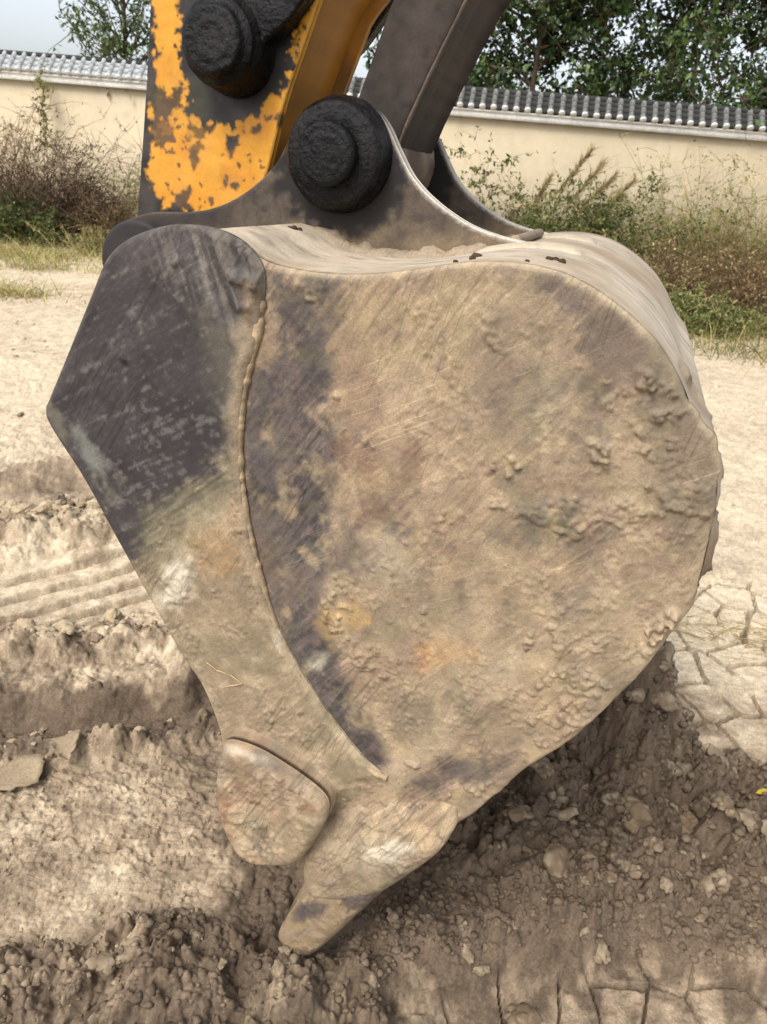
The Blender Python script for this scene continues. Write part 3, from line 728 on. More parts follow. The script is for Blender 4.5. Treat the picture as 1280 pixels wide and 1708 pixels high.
def slab(name, out2, w0, w1, mat, parent, res=None, bev=0.004, hfun=None, cfun=None, jit=0.35, step=0.006):
    """plate of the given (u, z) outline between w0 (front, towards the camera) and w1, with a finely divided front face and rounded rim"""
    O = np.asarray(out2, float)
    area = 0.5 * np.sum(O[:, 0] * np.roll(O[:, 1], -1) - np.roll(O[:, 0], -1) * O[:, 1])
    if area < 0: O = O[::-1]
    n = len(O)
    tg = np.roll(O, -1, 0) - np.roll(O, 1, 0); tg /= np.linalg.norm(tg, axis=1, keepdims=True) + 1e-9
    nin = np.column_stack([-tg[:, 1], tg[:, 0]])
    pts = [O]
    for q in (0.12, 0.4, 1.0):
        ring = O + nin * bev * q
        pts.append(ring[seg_dist(ring[:, 0], ring[:, 1], O) > bev * q * .9])
    if res:
        lo, hi = O.min(0), O.max(0)
        gx, gy = np.meshgrid(np.arange(lo[0], hi[0], res), np.arange(lo[1], hi[1], res * .87)); gx = gx + (np.arange(gx.shape[0]) % 2)[:, None] * res / 2
        gr = np.column_stack([gx.ravel(), gy.ravel()]) + np.random.default_rng(5).uniform(-jit, jit, (gx.size, 2)) * res
        keep = inside(gr[:, 0], gr[:, 1], O); gr = gr[keep]
        gr = gr[seg_dist(gr[:, 0], gr[:, 1], O) > max(bev * 1.05, res * .6)]
        pts.append(gr)
    A = np.concatenate(pts)
    r_ = delaunay_2d_cdt([Vector(p) for p in A], [], [list(range(n))], 1, 1e-7, True)
    co = np.array([[v.x, v.y] for v in r_[0]]); F = np.array(r_[2], int)
    ce = co[F].mean(1); F = F[inside(ce[:, 0], ce[:, 1], O)]
    d = seg_dist(co[:, 0], co[:, 1], O); d = np.where(d < 1e-5, 0, d)
    q = np.clip(d / bev, 0, 1); drop = bev * (1 - np.sqrt(np.clip(1 - (1 - q) ** 2, 0, 1)))
    h = hfun(co[:, 0], co[:, 1], d) if hfun else 0
    ht = (h - drop) * np.where(d <= 0, 1, 1)
    Vf = place(co[:, 0], co[:, 1], w0 - ht)
    cf = cfun(Vf, d, h) if cfun else np.ones((len(Vf), 3)) * .3
    # rim and back, from the outline vertices of the triangulation
    orig = {}
    for k, lst in enumerate(r_[3]):
        for s in lst:
            if s < n: orig[s] = k
    ids = np.array([orig[i] for i in range(n)])
    nf = len(Vf); layers = np.linspace(0, 1, 4)[1:]
    Vs = [Vf]; cs = [cf]; prev = ids; Fr = []
    for j, t in enumerate(layers):
        wf = (w0 - ht[ids]) * (1 - t) + w1 * t if np.ndim(ht) else np.full(n, (w0 - ht) * (1 - t) + w1 * t)
        Vr = place(O[:, 0], O[:, 1], wf); Vs.append(Vr); cs.append(cf[ids])
        cur = nf + np.arange(n) + j * n
        Fr.append(np.stack([prev, cur, np.roll(cur, -1), np.roll(prev, -1)], 1)); prev = cur
    rb_ = delaunay_2d_cdt([Vector(p) for p in O], [], [list(range(n))], 1, 1e-7, True)
    mp = {}
    for k, lst in enumerate(rb_[3]):
        for s in lst: mp[k] = s
    cb = np.array([[v.x, v.y] for v in rb_[0]]); tb = np.array(rb_[2], int); cc = cb[tb].mean(1); tb = tb[inside(cc[:, 0], cc[:, 1], O)]
    Fb = np.array([[prev[mp[i]] for i in reversed(f)] for f in tb.tolist()], int)
    # orient front towards -WA
    f0 = F[0]; nrm = np.cross(Vf[f0[1]] - Vf[f0[0]], Vf[f0[2]] - Vf[f0[0]])
    if nrm @ WA > 0: F = F[:, ::-1]; Fb = Fb[:, ::-1]
    else: Fr = [f[:, ::-1] for f in Fr]
    return mk(name, np.concatenate(Vs), [F, Fb] + Fr, mat, parent, col=np.concatenate(cs))

def lathe(name, cu, cz, prof, mat, parent, n=72, amp=0.0, freq=40, col=None, rad_ridge=0.0, seed=0, cfun=None):
    """turned about an axis along WA; prof = [(w, r), ...]"""
    pr = []
    for (w0, r0), (w1, r1) in zip(prof[:-1], prof[1:]):
        k = max(1, int(math.hypot(w1 - w0, r1 - r0) / 0.005))
        pr += [(w0 + (w1 - w0) * j / k, r0 + (r1 - r0) * j / k) for j in range(k)]
    pr.append(prof[-1]); pr = np.array(pr)
    a = np.linspace(0, 2 * math.pi, n, endpoint=False)
    Wv = np.repeat(pr[:, :1], n, 1); Rr = np.repeat(pr[:, 1:], n, 1)
    dw = np.gradient(pr[:, 0]); dr = np.gradient(pr[:, 1]); ln = np.hypot(dw, dr) + 1e-9
    nw, nr_ = (-dr / ln)[:, None], (dw / ln)[:, None]
    P = place(cu + Rr * np.cos(a), cz + Rr * np.sin(a), Wv).reshape(-1, 3)
    if amp:
        ns = ((fb3(P * freq, 4, seed) - .5) * 2 * amp + (fb3(P * freq * .3, 3, seed + 5) - .5) * 2 * amp * 1.4).reshape(Wv.shape)
        if rad_ridge: ns = ns + rad_ridge * np.sin(Rr * 900 + 6 * fb3(P * 25, 3, seed + 9).reshape(Wv.shape))
        fade = np.minimum(1, Rr / .01)
        Wv = Wv + np.sign(nw + 1e-9) * 0 + nw * ns * fade; Rr = np.maximum(Rr + nr_ * ns * fade, 1e-4)
        P = place(cu + Rr * np.cos(a), cz + Rr * np.sin(a), Wv).reshape(-1, 3)
    m_ = len(pr); id_ = np.arange(m_ * n).reshape(m_, n)
    F = np.stack([id_[:-1], np.roll(id_, -1, 1)[:-1], np.roll(id_, -1, 1)[1:], id_[1:]], -1).reshape(-1, 4)
    c = cfun(P) if cfun else np.tile(col if col is not None else lin(40, 40, 40), (len(P), 1))
    return mk(name, P, F, mat, parent, col=c)

# ---- dirt and wear on the side plates, in the plate's own plane
MUD = lin(153, 134, 109); MUD2 = lin(145, 127, 104); STEEL = lin(77, 71, 71); STEELD = lin(54, 49, 50); PALE = lin(188, 172, 142); RUSTC = lin(128, 96, 74); OCHRE = lin(176, 144, 92); WHITE = lin(206, 196, 174); LAV = lin(128, 120, 116); GRN = lin(122, 118, 92)

def blend(c, tgt, a): return c + (tgt - c) * np.clip(a, 0, 1)[:, None]
def spot(X, Y, pts, soft, nz): return ss(-soft, soft, sd(X, Y, pts) + nz * soft * 1.6)

def scratch(u, z, ang, seed, sc_=(16, 240)):
    c, s = math.cos(ang), math.sin(ang); a = u * c + z * s; b = -u * s + z * c
    return fb2(a * sc_[0], b * sc_[1], 3, seed)

def plate_mud(X, Y, u, z):
    n1 = fb2(u * 16, z * 16, 5, 201) - .5; n2 = fb2(u * 60, z * 60, 4, 203) - .5; sk = scratch(u, z, 0.95, 205) - .5; sk2 = scratch(u, z, 0.6, 207, (9, 130)) - .5
    nz = n1 * 1.2 + n2 * .5 + sk * .8
    m_ = np.ones(X.shape)
    dark = [([(430, 590), (560, 605), (555, 690), (575, 780), (550, 860), (565, 940), (535, 1000), (560, 1090), (610, 1190), (650, 1270), (630, 1300), (560, 1230), (480, 1110), (440, 1000), (410, 900), (400, 700)], 16, .95),
            ([(445, 450), (555, 465), (555, 610), (430, 620)], 24, .8),
            ([(560, 700), (660, 760), (680, 860), (600, 960), (555, 930)], 40, .5),
            ([(930, 700), (985, 690), (960, 830), (900, 900), (880, 850)], 30, .55),
            ([(930, 465), (1010, 500), (1040, 570), (985, 640), (950, 560)], 22, .6),
            ([(1020, 540), (1090, 590), (1110, 660), (1030, 640)], 26, .4),
            ([(860, 560), (950, 520), (940, 650), (860, 740)], 30, .3),
            ([(960, 930), (1010, 900), (1020, 985), (960, 1010)], 20, .45),
            ([(690, 1300), (760, 1270), (840, 1275), (820, 1305), (720, 1330)], 14, .7),
            ([(600, 880), (720, 860), (700, 1000), (590, 1060)], 40, .25),
            ([(450, 440), (900, 440), (940, 462), (930, 478), (450, 475)], 12, .35)]
    for i_, (p, s, a) in enumerate(dark): m_ = m_ * (1 - min(1, a * 1.2) * spot(X, Y, p, s, nz * (.75 if i_ == 0 else 2.4)))
    m_ = m_ + (sk * .35 + sk2 * .25 + n2 * .25) * (.35 + .65 * ss(.05, .5, m_))
    return np.clip(m_, 0, 1)

def plate_col(V, d, h):
    X, Y = px(V); u = V @ UA; z = V[:, 2]
    n1 = fb2(u * 16, z * 16, 5, 201) - .5; n2 = fb2(u * 90, z * 90, 4, 203) - .5; n3 = fb2(u * 5, z * 5, 4, 209) - .5
    sk = scratch(u, z, 0.95, 205) - .5; nz = n1 * 1.4 + n2 * .4
    m_ = plate_mud(X, Y, u, z)
    st = STEEL + (LAV - STEEL) * np.clip(.28 + sk * 1.6 + n3, 0, 1)[:, None]
    st = blend(st, STEELD, np.clip(n1 * 2.0 + .1, 0, 1)); st = blend(st, RUSTC, np.clip(n3 * 2 - .1, 0, .5))
    md = MUD + (MUD2 - MUD) * np.clip(.5 + n3 * 2.5, 0, 1)[:, None]
    md = blend(md, PALE, np.clip(n1 * 1.5 + sk * .9 - .05, 0, .55)); md = blend(md, GRN, np.clip(-n1 * 1.6 + n3 - .1, 0, .45))
    md = blend(md, lin(140, 112, 92), np.clip(n3 * -2.2 + n2, 0, .4))
    c = st * .8 + (md - st * .8) * m_[:, None]
    for pts, s, tgt, a in [([(560, 740), (640, 720), (690, 800), (620, 860), (570, 830)], 30, RUSTC, .55),
                           ([(530, 1005), (600, 1000), (615, 1030), (560, 1060), (525, 1045)], 14, OCHRE, .75),
                           ([(690, 1075), (780, 1065), (790, 1100), (700, 1120)], 18, lin(186, 138, 82), .55),
                           ([(620, 900), (680, 880), (670, 960), (610, 1000)], 24, PALE, .5),
                           ([(505, 1095), (540, 1098), (538, 1125), (508, 1122)], 8, WHITE, .6),
                           ([(600, 1405), (680, 1400), (670, 1440), (620, 1445)], 12, WHITE, .6),
                           ([(640, 1290), (850, 1080), (880, 1100), (670, 1310)], 14, PALE, .35),
                           ([(870, 640), (960, 620), (900, 900), (800, 960), (840, 780)], 40, GRN, .35),
                           ([(600, 480), (800, 470), (820, 600), (640, 640)], 50, lin(166, 146, 112), .5)]:
        c = blend(c, tgt, a * spot(X, Y, pts, s, nz * 2))
    k1 = fb2(u * 38, z * 38, 5, 211, .62) - .5; k2 = fb2(u * 26, z * 26, 5, 212, .62) - .5
    c = blend(c, lin(132, 112, 98), np.clip(k1 * 1.9, 0, .4)); c = blend(c, lin(128, 118, 90), np.clip(-k1 * 1.6, 0, .3)); c = blend(c, lin(180, 158, 124), np.clip(k2 * 2.4 - .12, 0, .5)); c = blend(c, STEEL, np.clip(-k2 * 2.2 - .28 + sk, 0, .5))
    sw_ = fb2(u * 13 + z * 5, z * 4 - u * 9, 4, 213) - .5; c = blend(c, lin(108, 96, 84), np.clip(sw_ * 2.2 + sk * .7 + n3 * 1.4 - .16, 0, .5)); c = blend(c, lin(184, 164, 134), np.clip(-sw_ * 2.0 - .14, 0, .4) * m_)
    edge = np.exp(-(d / .007) ** 2) * (.35 + n1); c = blend(c, PALE, edge)
    return c * .88

def crumbs(u, z, dens, seed):
    """stuck-on lumps of mud: groups of rounded grains"""
    f1, f2, cid = worley(u * 85, z * 85, seed); a = np.clip(1 - f1 * f1 * 2.4, 0, 1) * (.2 + .8 * cid)
    g1, g2, gid = worley(u * 130 + 3, z * 130, seed + 1); b = np.clip(1 - g1 * g1 * 2.4, 0, 1) * (gid > .55)
    q = fb2(u * 15, z * 15, 3, seed + 2) * .62 + fb2(u * 70, z * 70, 3, seed + 3) * .38 + dens
    big = ss(.632, .655, q)
    sm = ss(.53, .60, fb2(u * 24, z * 24, 3, seed + 4) + dens * .8)
    return big * (0.002 + a * .0062) + sm * b * .0024

def plate_h(u, z, d):
    V = place(u, z, np.zeros_like(u)); X, Y = px(V)
    m_ = plate_mud(X, Y, u, z)
    dens = -.05 + .075 * ss(950, 1160, X) * ss(480, 700, Y) + .05 * ss(900, 1100, Y) - .08 * ss(640, 520, Y)
    h = crumbs(u, z, dens, 221) * ss(.35, .8, m_)
    h = h + m_ * .002 + (fb2(u * 40, z * 40, 4, 223) - .5) * .0022 * m_ + (fb2(u * 6, z * 6, 3, 224) - .5) * .004
    h = h + .004 * spot(X, Y, [(640, 1290), (850, 1080), (900, 1110), (690, 1330)], 20, 0)
    lump = [([(1060, 620), (1095, 625), (1085, 650), (1055, 645)], .012), ([(985, 735), (1020, 740), (1015, 780), (985, 770)], .012),
            ([(1085, 690), (1105, 690), (1100, 702), (1085, 700)], .012), ([(1000, 670), (1020, 650), (1030, 665), (1005, 690)], .007),
            ([(800, 520), (830, 530), (840, 590), (815, 585)], .006), ([(1080, 1040), (1130, 1010), (1120, 1050), (1085, 1070)], .02),
            ([(820, 840), (1050, 830), (1100, 860), (1000, 880), (960, 900)], .006), ([(500, 465), (550, 475), (540, 505), (505, 500)], .006)]
    nz = fb2(u * 60, z * 60, 3, 225) - .5
    w1_, _, w3_ = worley(u * 95, z * 95, 227); gr = np.clip(1 - w1_ * w1_ * 2.6, 0, 1) * (.3 + .7 * w3_)
    for p, a in lump: h = h + a * spot(X, Y, p, 4, nz * 3.4) * (.22 + .85 * gr)
    return h * ss(0, .012, d) + ss(.02, 0, d) * 0

def blade_mud(X, Y, u, z):
    n1 = fb2(u * 16, z * 16, 5, 231) - .5; n2 = fb2(u * 60, z * 60, 4, 233) - .5; sk = scratch(u, z, 0.7, 235) - .5
    m_ = ss(-45, 45, sd(X, Y, [(225, 960), (290, 870), (345, 830), (395, 785), (420, 760), (440, 900), (560, 1120), (700, 1330), (560, 1500), (340, 1500)]) + (n1 * 1.4 + sk) * 60)
    m_ = np.maximum(m_, .7 * spot(X, Y, [(400, 470), (445, 470), (440, 620), (425, 760), (392, 790), (384, 700), (396, 600)], 12, n1 * 2))
    return np.clip(m_ + (n2 * .3 + sk * .25) * (m_ > .05), 0, 1)

def blade_col(V, d, h):
    X, Y = px(V); u = V @ UA; z = V[:, 2]
    n1 = fb2(u * 16, z * 16, 5, 231) - .5; n2 = fb2(u * 90, z * 90, 4, 233) - .5; n3 = fb2(u * 6, z * 6, 4, 239) - .5
    sk = scratch(u, z, 0.55, 235) - .5; sv = scratch(u, z, -1.25, 237, (10, 170)) - .5; nz = n1 * 1.4 + n2 * .5
    st = STEEL * .94 + (LAV - STEEL) * np.clip(.12 + sk * .7 + n2 * .5 + n3 * .6, 0, 1)[:, None]
    st = blend(st, STEELD, np.clip(n1 * 2 + .15, 0, 1))
    # rubbed streaks on the rounded top
    st = blend(st, lin(150, 142, 128), .8 * spot(X, Y, [(225, 372), (440, 380), (445, 520), (395, 560), (330, 470), (250, 420)], 35, nz) * np.clip(.25 + sv * 3.0, 0, 1))
    st = blend(st, lin(126, 120, 104), .5 * spot(X, Y, [(340, 520), (400, 560), (398, 700), (350, 640)], 30, nz))
    st = blend(st, lin(150, 146, 138), np.clip(n2 * 1.6 + sk * 1.2 - .34 + .34 * spot(X, Y, [(210, 700), (380, 690), (340, 830), (220, 860)], 50, nz), 0, .4))
    md = MUD + (MUD2 - MUD) * np.clip(.5 + n3 * 2.5, 0, 1)[:, None]
    md = blend(md, PALE, np.clip(n1 * 1.5 + sk * .6, 0, .5)); md = blend(md, GRN, np.clip(-n1 * 1.6 - n3, 0, .4))
    m_ = blade_mud(X, Y, u, z); c = st + (md - st) * m_[:, None]
    for pts, s, tgt, a in [([(268, 960), (300, 920), (325, 935), (330, 985), (300, 1010), (275, 1005)], 12, WHITE, .8),
                           ([(120, 715), (150, 705), (168, 760), (175, 800), (140, 770)], 12, lin(150, 150, 140), .75),
                           ([(150, 800), (190, 810), (200, 850), (160, 830)], 14, lin(160, 152, 130), .6),
                           ([(320, 880), (390, 860), (380, 960), (330, 960)], 22, lin(158, 124, 84), .55),
                           ([(330, 850), (375, 845), (370, 880), (340, 880)], 12, PALE, .6),
                           ([(225, 860), (300, 830), (400, 780), (400, 820), (280, 930), (250, 960)], 22, GRN, .5),
                           ([(80, 672), (100, 690), (130, 780), (110, 760), (75, 700)], 6, lin(134, 128, 112), .6),
                           ([(395, 640), (408, 640), (402, 760), (410, 880), (440, 1000), (425, 1000), (395, 860)], 4, lin(170, 150, 124), .6),
                           ([(455, 1050), (470, 1050), (480, 1085), (465, 1080)], 5, WHITE, .7)]:
        c = blend(c, tgt, a * spot(X, Y, pts, s, nz * 2))
    c = blend(c, lin(26, 24, 24), spot(X, Y, [(197, 596), (212, 600), (216, 612), (202, 607)], 3, nz))
    edge = np.exp(-(d / .006) ** 2) * (.3 + n1); c = blend(c, PALE, edge * ss(900, 1100, Y) + edge * .3)
    k1 = fb2(u * 38, z * 38, 5, 211, .62) - .5; c = blend(c, PALE, np.clip(k1 * 2 - .1, 0, .4) * m_); c = blend(c, lin(122, 110, 88), np.clip(-k1 * 2.4, 0, .5) * m_)
    return c * (.60 + .24 * m_[:, None])

def blade_h(u, z, d):
    V = place(u, z, np.zeros_like(u)); X, Y = px(V); m_ = blade_mud(X, Y, u, z)
    h = crumbs(u, z, -.09, 241) * ss(.4, .9, m_) + m_ * .002 + (fb2(u * 40, z * 40, 4, 243) - .5) * .0018 * m_ + (fb2(u * 5, z * 5, 3, 244) - .5) * .006
    # folded wave below the top, like a dented plate
    q = seg_dist(X, Y, [(330, 385), (350, 450), (385, 510), (440, 560)], False); h = h - .006 * np.exp(-(q / 14) ** 2)
    q = seg_dist(X, Y, [(365, 385), (395, 450), (440, 490)], False); h = h + .006 * np.exp(-(q / 12) ** 2)
    nz = fb2(u * 60, z * 60, 3, 245) - .5
    for p, a in [([(430, 455), (450, 460), (445, 485), (425, 480)], .012), ([(395, 455), (420, 460), (415, 475), (395, 470)], .007), ([(285, 940), (325, 930), (325, 990), (285, 1000)], .006),
                 ([(405, 500), (428, 503), (425, 515), (408, 512)], .008), ([(300, 430), (313, 432), (310, 440), (300, 438)], .006)]:
        h = h + a * spot(X, Y, p, 6, nz * 2) * (.5 + fb2(u * 110, z * 110, 3, 246))
    q = seg_dist(X, Y, [(660, 1300), (640, 1325), (600, 1355), (555, 1400), (505, 1438)], False); h = h - .0155 * ss(70, 12, q + nz * 20)
    return h * ss(0, .01, d) - (1 - ss(0, .01, d)) * .0155 * ss(70, 12, q)

PROFILE = [(345, 383), (385, 397), (415, 418), (445, 437), (480, 447), (520, 454), (570, 458), (620, 457), (665, 453), (705, 448), (745, 442), (795, 437), (855, 438), (905, 446), (950, 460),
           (1000, 487), (1050, 525), (1095, 570), (1130, 625), (1155, 683), (1175, 712), (1192, 735), (1198, 775), (1198, 830), (1190, 880), (1180, 930), (1165, 985), (1140, 1030), (1105, 1080),
           (1075, 1120), (1035, 1158), (985, 1205), (940, 1243), (890, 1274), (845, 1312), (800, 1350), (755, 1380), (700, 1412), (640, 1436), (570, 1446), (500, 1440)]
FULL = PROFILE + [(440, 1412), (382, 1300), (374, 1230), (346, 1150), (305, 1085), (250, 985), (200, 895), (146, 797), (90, 710), (80, 680), (116, 590), (156, 490), (182, 435), (215, 405), (260, 386), (300, 380)]
BLADE = [(270, 377), (300, 374), (345, 379), (385, 393), (414, 415), (434, 445), (438, 480), (430, 560), (408, 640), (399, 720), (401, 800), (413, 880), (432, 960), (460, 1050), (502, 1130), (560, 1215),
         (612, 1278), (645, 1300), (640, 1325), (600, 1355), (555, 1400), (505, 1438), (430, 1408), (375, 1300), (367, 1230), (338, 1150), (298, 1088), (243, 990), (193, 900), (138, 800), (82, 713), (73, 684),
         (79, 666), (110, 590), (150, 490), (173, 435), (200, 405), (235, 387)]
prof2 = uz(PROFILE, 0.0); full2 = catmull(uz(FULL, 0.0), .006); blade2 = catmull(uz(BLADE, -.014), .005)
BW = 1.0                                                  # bucket width
bucket_root = None
# shell: outer skin finely divided, inner skin, both ends closed
pc = catmull(prof2, .0065, False)
tg = np.gradient(pc, axis=0); tg /= np.linalg.norm(tg, axis=1, keepdims=True)
nrm2 = np.column_stack([-tg[:, 1], tg[:, 0]])              # outward (profile runs clockwise)
ws = np.linspace(.02, BW - .02, 130)
SU = np.repeat(pc[:, :1], len(ws), 1); SZ = np.repeat(pc[:, 1:], len(ws), 1); SWW = np.repeat(ws[None], len(pc), 0)
arc = np.concatenate([[0], np.cumsum(np.linalg.norm(np.diff(pc, axis=0), axis=1))])
SA = np.repeat(arc[:, None], len(ws), 1)
sa, sw = SA.ravel(), SWW.ravel()
nearw = ss(.0, .03, sw - .02) * ss(0, .03, BW - .02 - sw)
iZ = SZ.ravel()
mudz = ss(1.33, 1.12, iZ) * ss(.6, .95, sa)
hh = (fb2(sa * 9, sw * 9, 4, 251) - .5) * .002 + crumbs(sa, sw, -.05 + .1 * mudz, 252) * mudz * 1.2
hh = hh + mudz * .012 * ss(.48, .54, fb2(sa * 7, sw * 7, 3, 256)) * (.5 + .8 * fb2(sa * 40, sw * 40, 4, 257))
near_l = np.exp(-((sw - .10) / .06) ** 2) * ss(1.45, 1.40, iZ) * ss(1.02, 1.2, iZ) * ss(.5, .8, sa)
hh = hh + near_l * (.002 + .009 * ss(.44, .52, fb2(sa * 17, sw * 17, 4, 258)) * (.4 + fb2(sa * 70, sw * 70, 3, 259)))
hh = hh * nearw
nx = np.repeat(nrm2[:, :1], len(ws), 1).ravel(); nz_ = np.repeat(nrm2[:, 1:], len(ws), 1).ravel()
Vo = place(SU.ravel() + nx * hh, iZ + nz_ * hh, sw)
st1 = fb2(sa * 7, sw * 150, 4, 261) - .5; st2 = fb2(sa * 20, sw * 60 + sa * 14, 4, 262) - .5; st3 = fb2(sa * 6, sw * 6, 4, 263) - .5
sc_c = lin(160, 146, 124) * np.ones((len(sa), 1)); sc_c = blend(sc_c, lin(196, 182, 160), .5 + st1 * .5 + st3 * .9); sc_c = blend(sc_c, lin(112, 102, 90), np.clip(-st2 * 2.0 - .12 + st3 * 1.2, 0, .8))
sc_c = blend(sc_c, lin(150, 128, 100), np.clip(-st3 * 2.6 + .1, 0, .75)); sc_c = blend(sc_c, MUD, np.clip(mudz * 1.1 * (.6 + st3 * 2), 0, 1)); sc_c = blend(sc_c, MUD2, near_l) * (np.where(mudz > .3, .82, .92) * (.82 + .36 * fb2(sa * 14, sw * 14, 5, 265)))[:, None]
no, ni = len(pc), len(ws)
idx = np.arange(no * ni).reshape(no, ni)
Fo = np.stack([idx[:-1, :-1].ravel(), idx[1:, :-1].ravel(), idx[1:, 1:].ravel(), idx[:-1, 1:].ravel()], 1)
pin = pc - nrm2 * .026
Vi = np.concatenate([place(pin[:, 0], pin[:, 1], np.full(no, ws[0])), place(pin[:, 0], pin[:, 1], np.full(no, ws[-1]))])
b = no * ni; k = np.arange(no - 1)
Fi = np.stack([b + k, b + no + k, b + no + k + 1, b + k + 1], 1)
# the two long ends (top edge and lip), as fans of quads to the inner skin
Fe = [[idx[0, 0], idx[0, -1], b + no, b], [idx[-1, -1], idx[-1, 0], b + no - 1, b + 2 * no - 1]]
bucket = mk('bucket', np.concatenate([Vo, Vi]), [Fo[:, ::-1], Fi[:, ::-1], np.array(Fe)], M_shell, exc, col=np.concatenate([sc_c, np.tile(MUD2 * .66, (2 * no, 1))]))

# the rim stands a little proud where mud cakes it and is nicked at the back
_X, _Y = px(place(full2[:, 0], full2[:, 1], np.zeros(len(full2)))); _t = np.roll(full2, -1, 0) - np.roll(full2, 1, 0); _t /= np.linalg.norm(_t, axis=1, keepdims=True)
_nn = np.column_stack([-_t[:, 1], _t[:, 0]]); _k = np.arange(len(full2)) * .006
_am = ss(1120, 1165, _X) * ss(600, 690, _Y) + .45 * ss(1000, 1090, _Y) * ss(760, 800, _X)
_dv = _am * (-.003 + .008 * ss(.40, .62, fb2(_k * 14, _k * 0, 3, 71)) * (.4 + .8 * fb2(_k * 60, _k * 0 + 3, 3, 72)))
_sg = 1.0 if ((full2 + _nn * .01)[:, 0].max() > full2[:, 0].max()) else -1.0
full_r = full2 + _sg * _nn * _dv[:, None]
slab('side_plate', full_r, 0.0, .02, M_plate, bucket, res=.0036, bev=.006, hfun=plate_h, cfun=plate_col)
slab('side_blade', blade2, -.014, -.0005, M_plate, bucket, res=.0038, bev=.010, hfun=blade_h, cfun=blade_col)['label'] = 'thicker worn front blade welded to the bucket side'
fcol = lambda V, d, h: blend(np.tile(MUD2, (len(V), 1)), STEEL, fb3(V * 9, 3, 4))
far2 = catmull(uz(FULL, 0.0), .02)
slab('side_plate', far2, BW - .02, BW, M_plate, bucket, bev=.004, cfun=fcol)
# weld bead along the right edge of the blade
wl = catmull(uz([(437, 500), (429, 560), (409, 640), (400, 720), (402, 800), (414, 880), (433, 960), (461, 1050), (503, 1130), (561, 1215), (613, 1278), (645, 1298)], -.004), .004, False)
a = np.linspace(0, 2 * math.pi, 7)[:-1]; rr = .0075 * (1 + .7 * (fb2(np.arange(len(wl)) * .35, np.zeros(len(wl)), 4, 7) - .5))
tgw = np.gradient(wl, axis=0); tgw /= np.linalg.norm(tgw, axis=1, keepdims=True); nw2 = np.column_stack([-tgw[:, 1], tgw[:, 0]])
V = np.stack([place(wl[:, 0] + nw2[:, 0] * rr * math.cos(t), wl[:, 1] + nw2[:, 1] * rr * math.cos(t), -.004 + rr * math.sin(t)) for t in a], 1)
i2 = np.arange(len(wl) * 6).reshape(-1, 6)
mk('weld_bead', V.reshape(-1, 3), np.stack([i2[:-1], np.roll(i2, -1, 1)[:-1], np.roll(i2, -1, 1)[1:], i2[1:]], -1).reshape(-1, 4), M_weld, bucket)

# side cutter: thick rounded block at the lower front corner
def cut_col(V, d, h):
    X, Y = px(V); u = V @ UA; z = V[:, 2]; n1 = fb2(u * 18, z * 18, 5, 271) - .5; n3 = fb2(u * 7, z * 7, 3, 272) - .5; n2 = fb2(u * 90, z * 90, 3, 273) - .5
    c = plate_col(V, d + 1, h) / .88; c = blend(c, lin(158, 122, 94), np.clip(.1 + n3 * 2, 0, .6)); c = blend(c, PALE, np.clip(n1 * 1.6, 0, .5))
    c = blend(c, WHITE, .6 * spot(X, Y, [(372, 1240), (400, 1240), (440, 1268), (420, 1275), (378, 1262)], 8, n1 * 3))
    c = blend(c, STEEL, .5 * spot(X, Y, [(420, 1245), (480, 1278), (530, 1318), (500, 1310), (430, 1275)], 8, n1 * 3)); c = blend(c, RUSTC, .6 * spot(X, Y, [(500, 1335), (530, 1345), (520, 1362), (498, 1350)], 6, n1))  # first spot paints the shadow along the block's upper right edge
    return c * .85 * (.8 + .4 * fb2(u * 40, z * 40, 4, 5))[:, None]
def dome(wd, hgt, seed):
    def f(u, z, d):
        q = np.clip(d / wd, 0, 1); return hgt * np.sqrt(np.clip(1 - (1 - q) ** 2, 0, 1)) - hgt + crumbs(u, z, .02, seed) * ss(0, .02, d) * .9 + (fb2(u * 18, z * 18, 5, seed + 3) - .5) * .012 * ss(0, .01, d)
    return f
CUT = [(372, 1248), (386, 1233), (430, 1246), (480, 1275), (530, 1311), (549, 1336), (545, 1366), (522, 1408), (500, 1431), (470, 1438), (430, 1434), (400, 1415), (380, 1382), (368, 1340), (366, 1292)]
cut2 = catmull(uz(CUT, -.05), .004)
slab('side_cutter', cut2, -.072, -.0145, M_plate, bucket, res=.0038, bev=.003, hfun=dome(.024, .020, 281), cfun=cut_col)['label'] = 'rounded worn block at the lower front corner'
# teeth: an adapter over the lip and a worn point, five across the lip
ADP = [(505, 1440), (540, 1385), (600, 1350), (680, 1372), (740, 1374), (757, 1382), (751, 1400), (731, 1424), (690, 1455), (640, 1486), (590, 1500), (545, 1502), (512, 1490)]
TIP = [(515, 1468), (545, 1462), (600, 1470), (640, 1468), (655, 1476), (640, 1488), (604, 1520), (560, 1561), (528, 1588), (511, 1594), (490, 1588), (473, 1578), (463, 1562), (470, 1543), (490, 1512)]
def adp_col(V, d, h):
    X, Y = px(V); u = V @ UA; z = V[:, 2]; n1 = fb2(u * 18, z * 18, 5, 291) - .5; n3 = fb2(u * 7, z * 7, 3, 292) - .5
    c = blend(np.tile(MUD, (len(V), 1)), MUD2, .5 + n3 * 3); c = blend(c, PALE, np.clip(n1 * 1.7, 0, .6)); c = blend(c, lin(122, 98, 72), .55 * spot(X, Y, [(560, 1440), (700, 1380), (740, 1390), (640, 1460), (570, 1480)], 20, n1 * 3))
    c = plate_col(V, d + 1, h) / .86
    return .86 * blend(c, WHITE, .75 * spot(X, Y, [(600, 1408), (660, 1405), (690, 1415), (655, 1440), (620, 1440)], 10, n1 * 3))
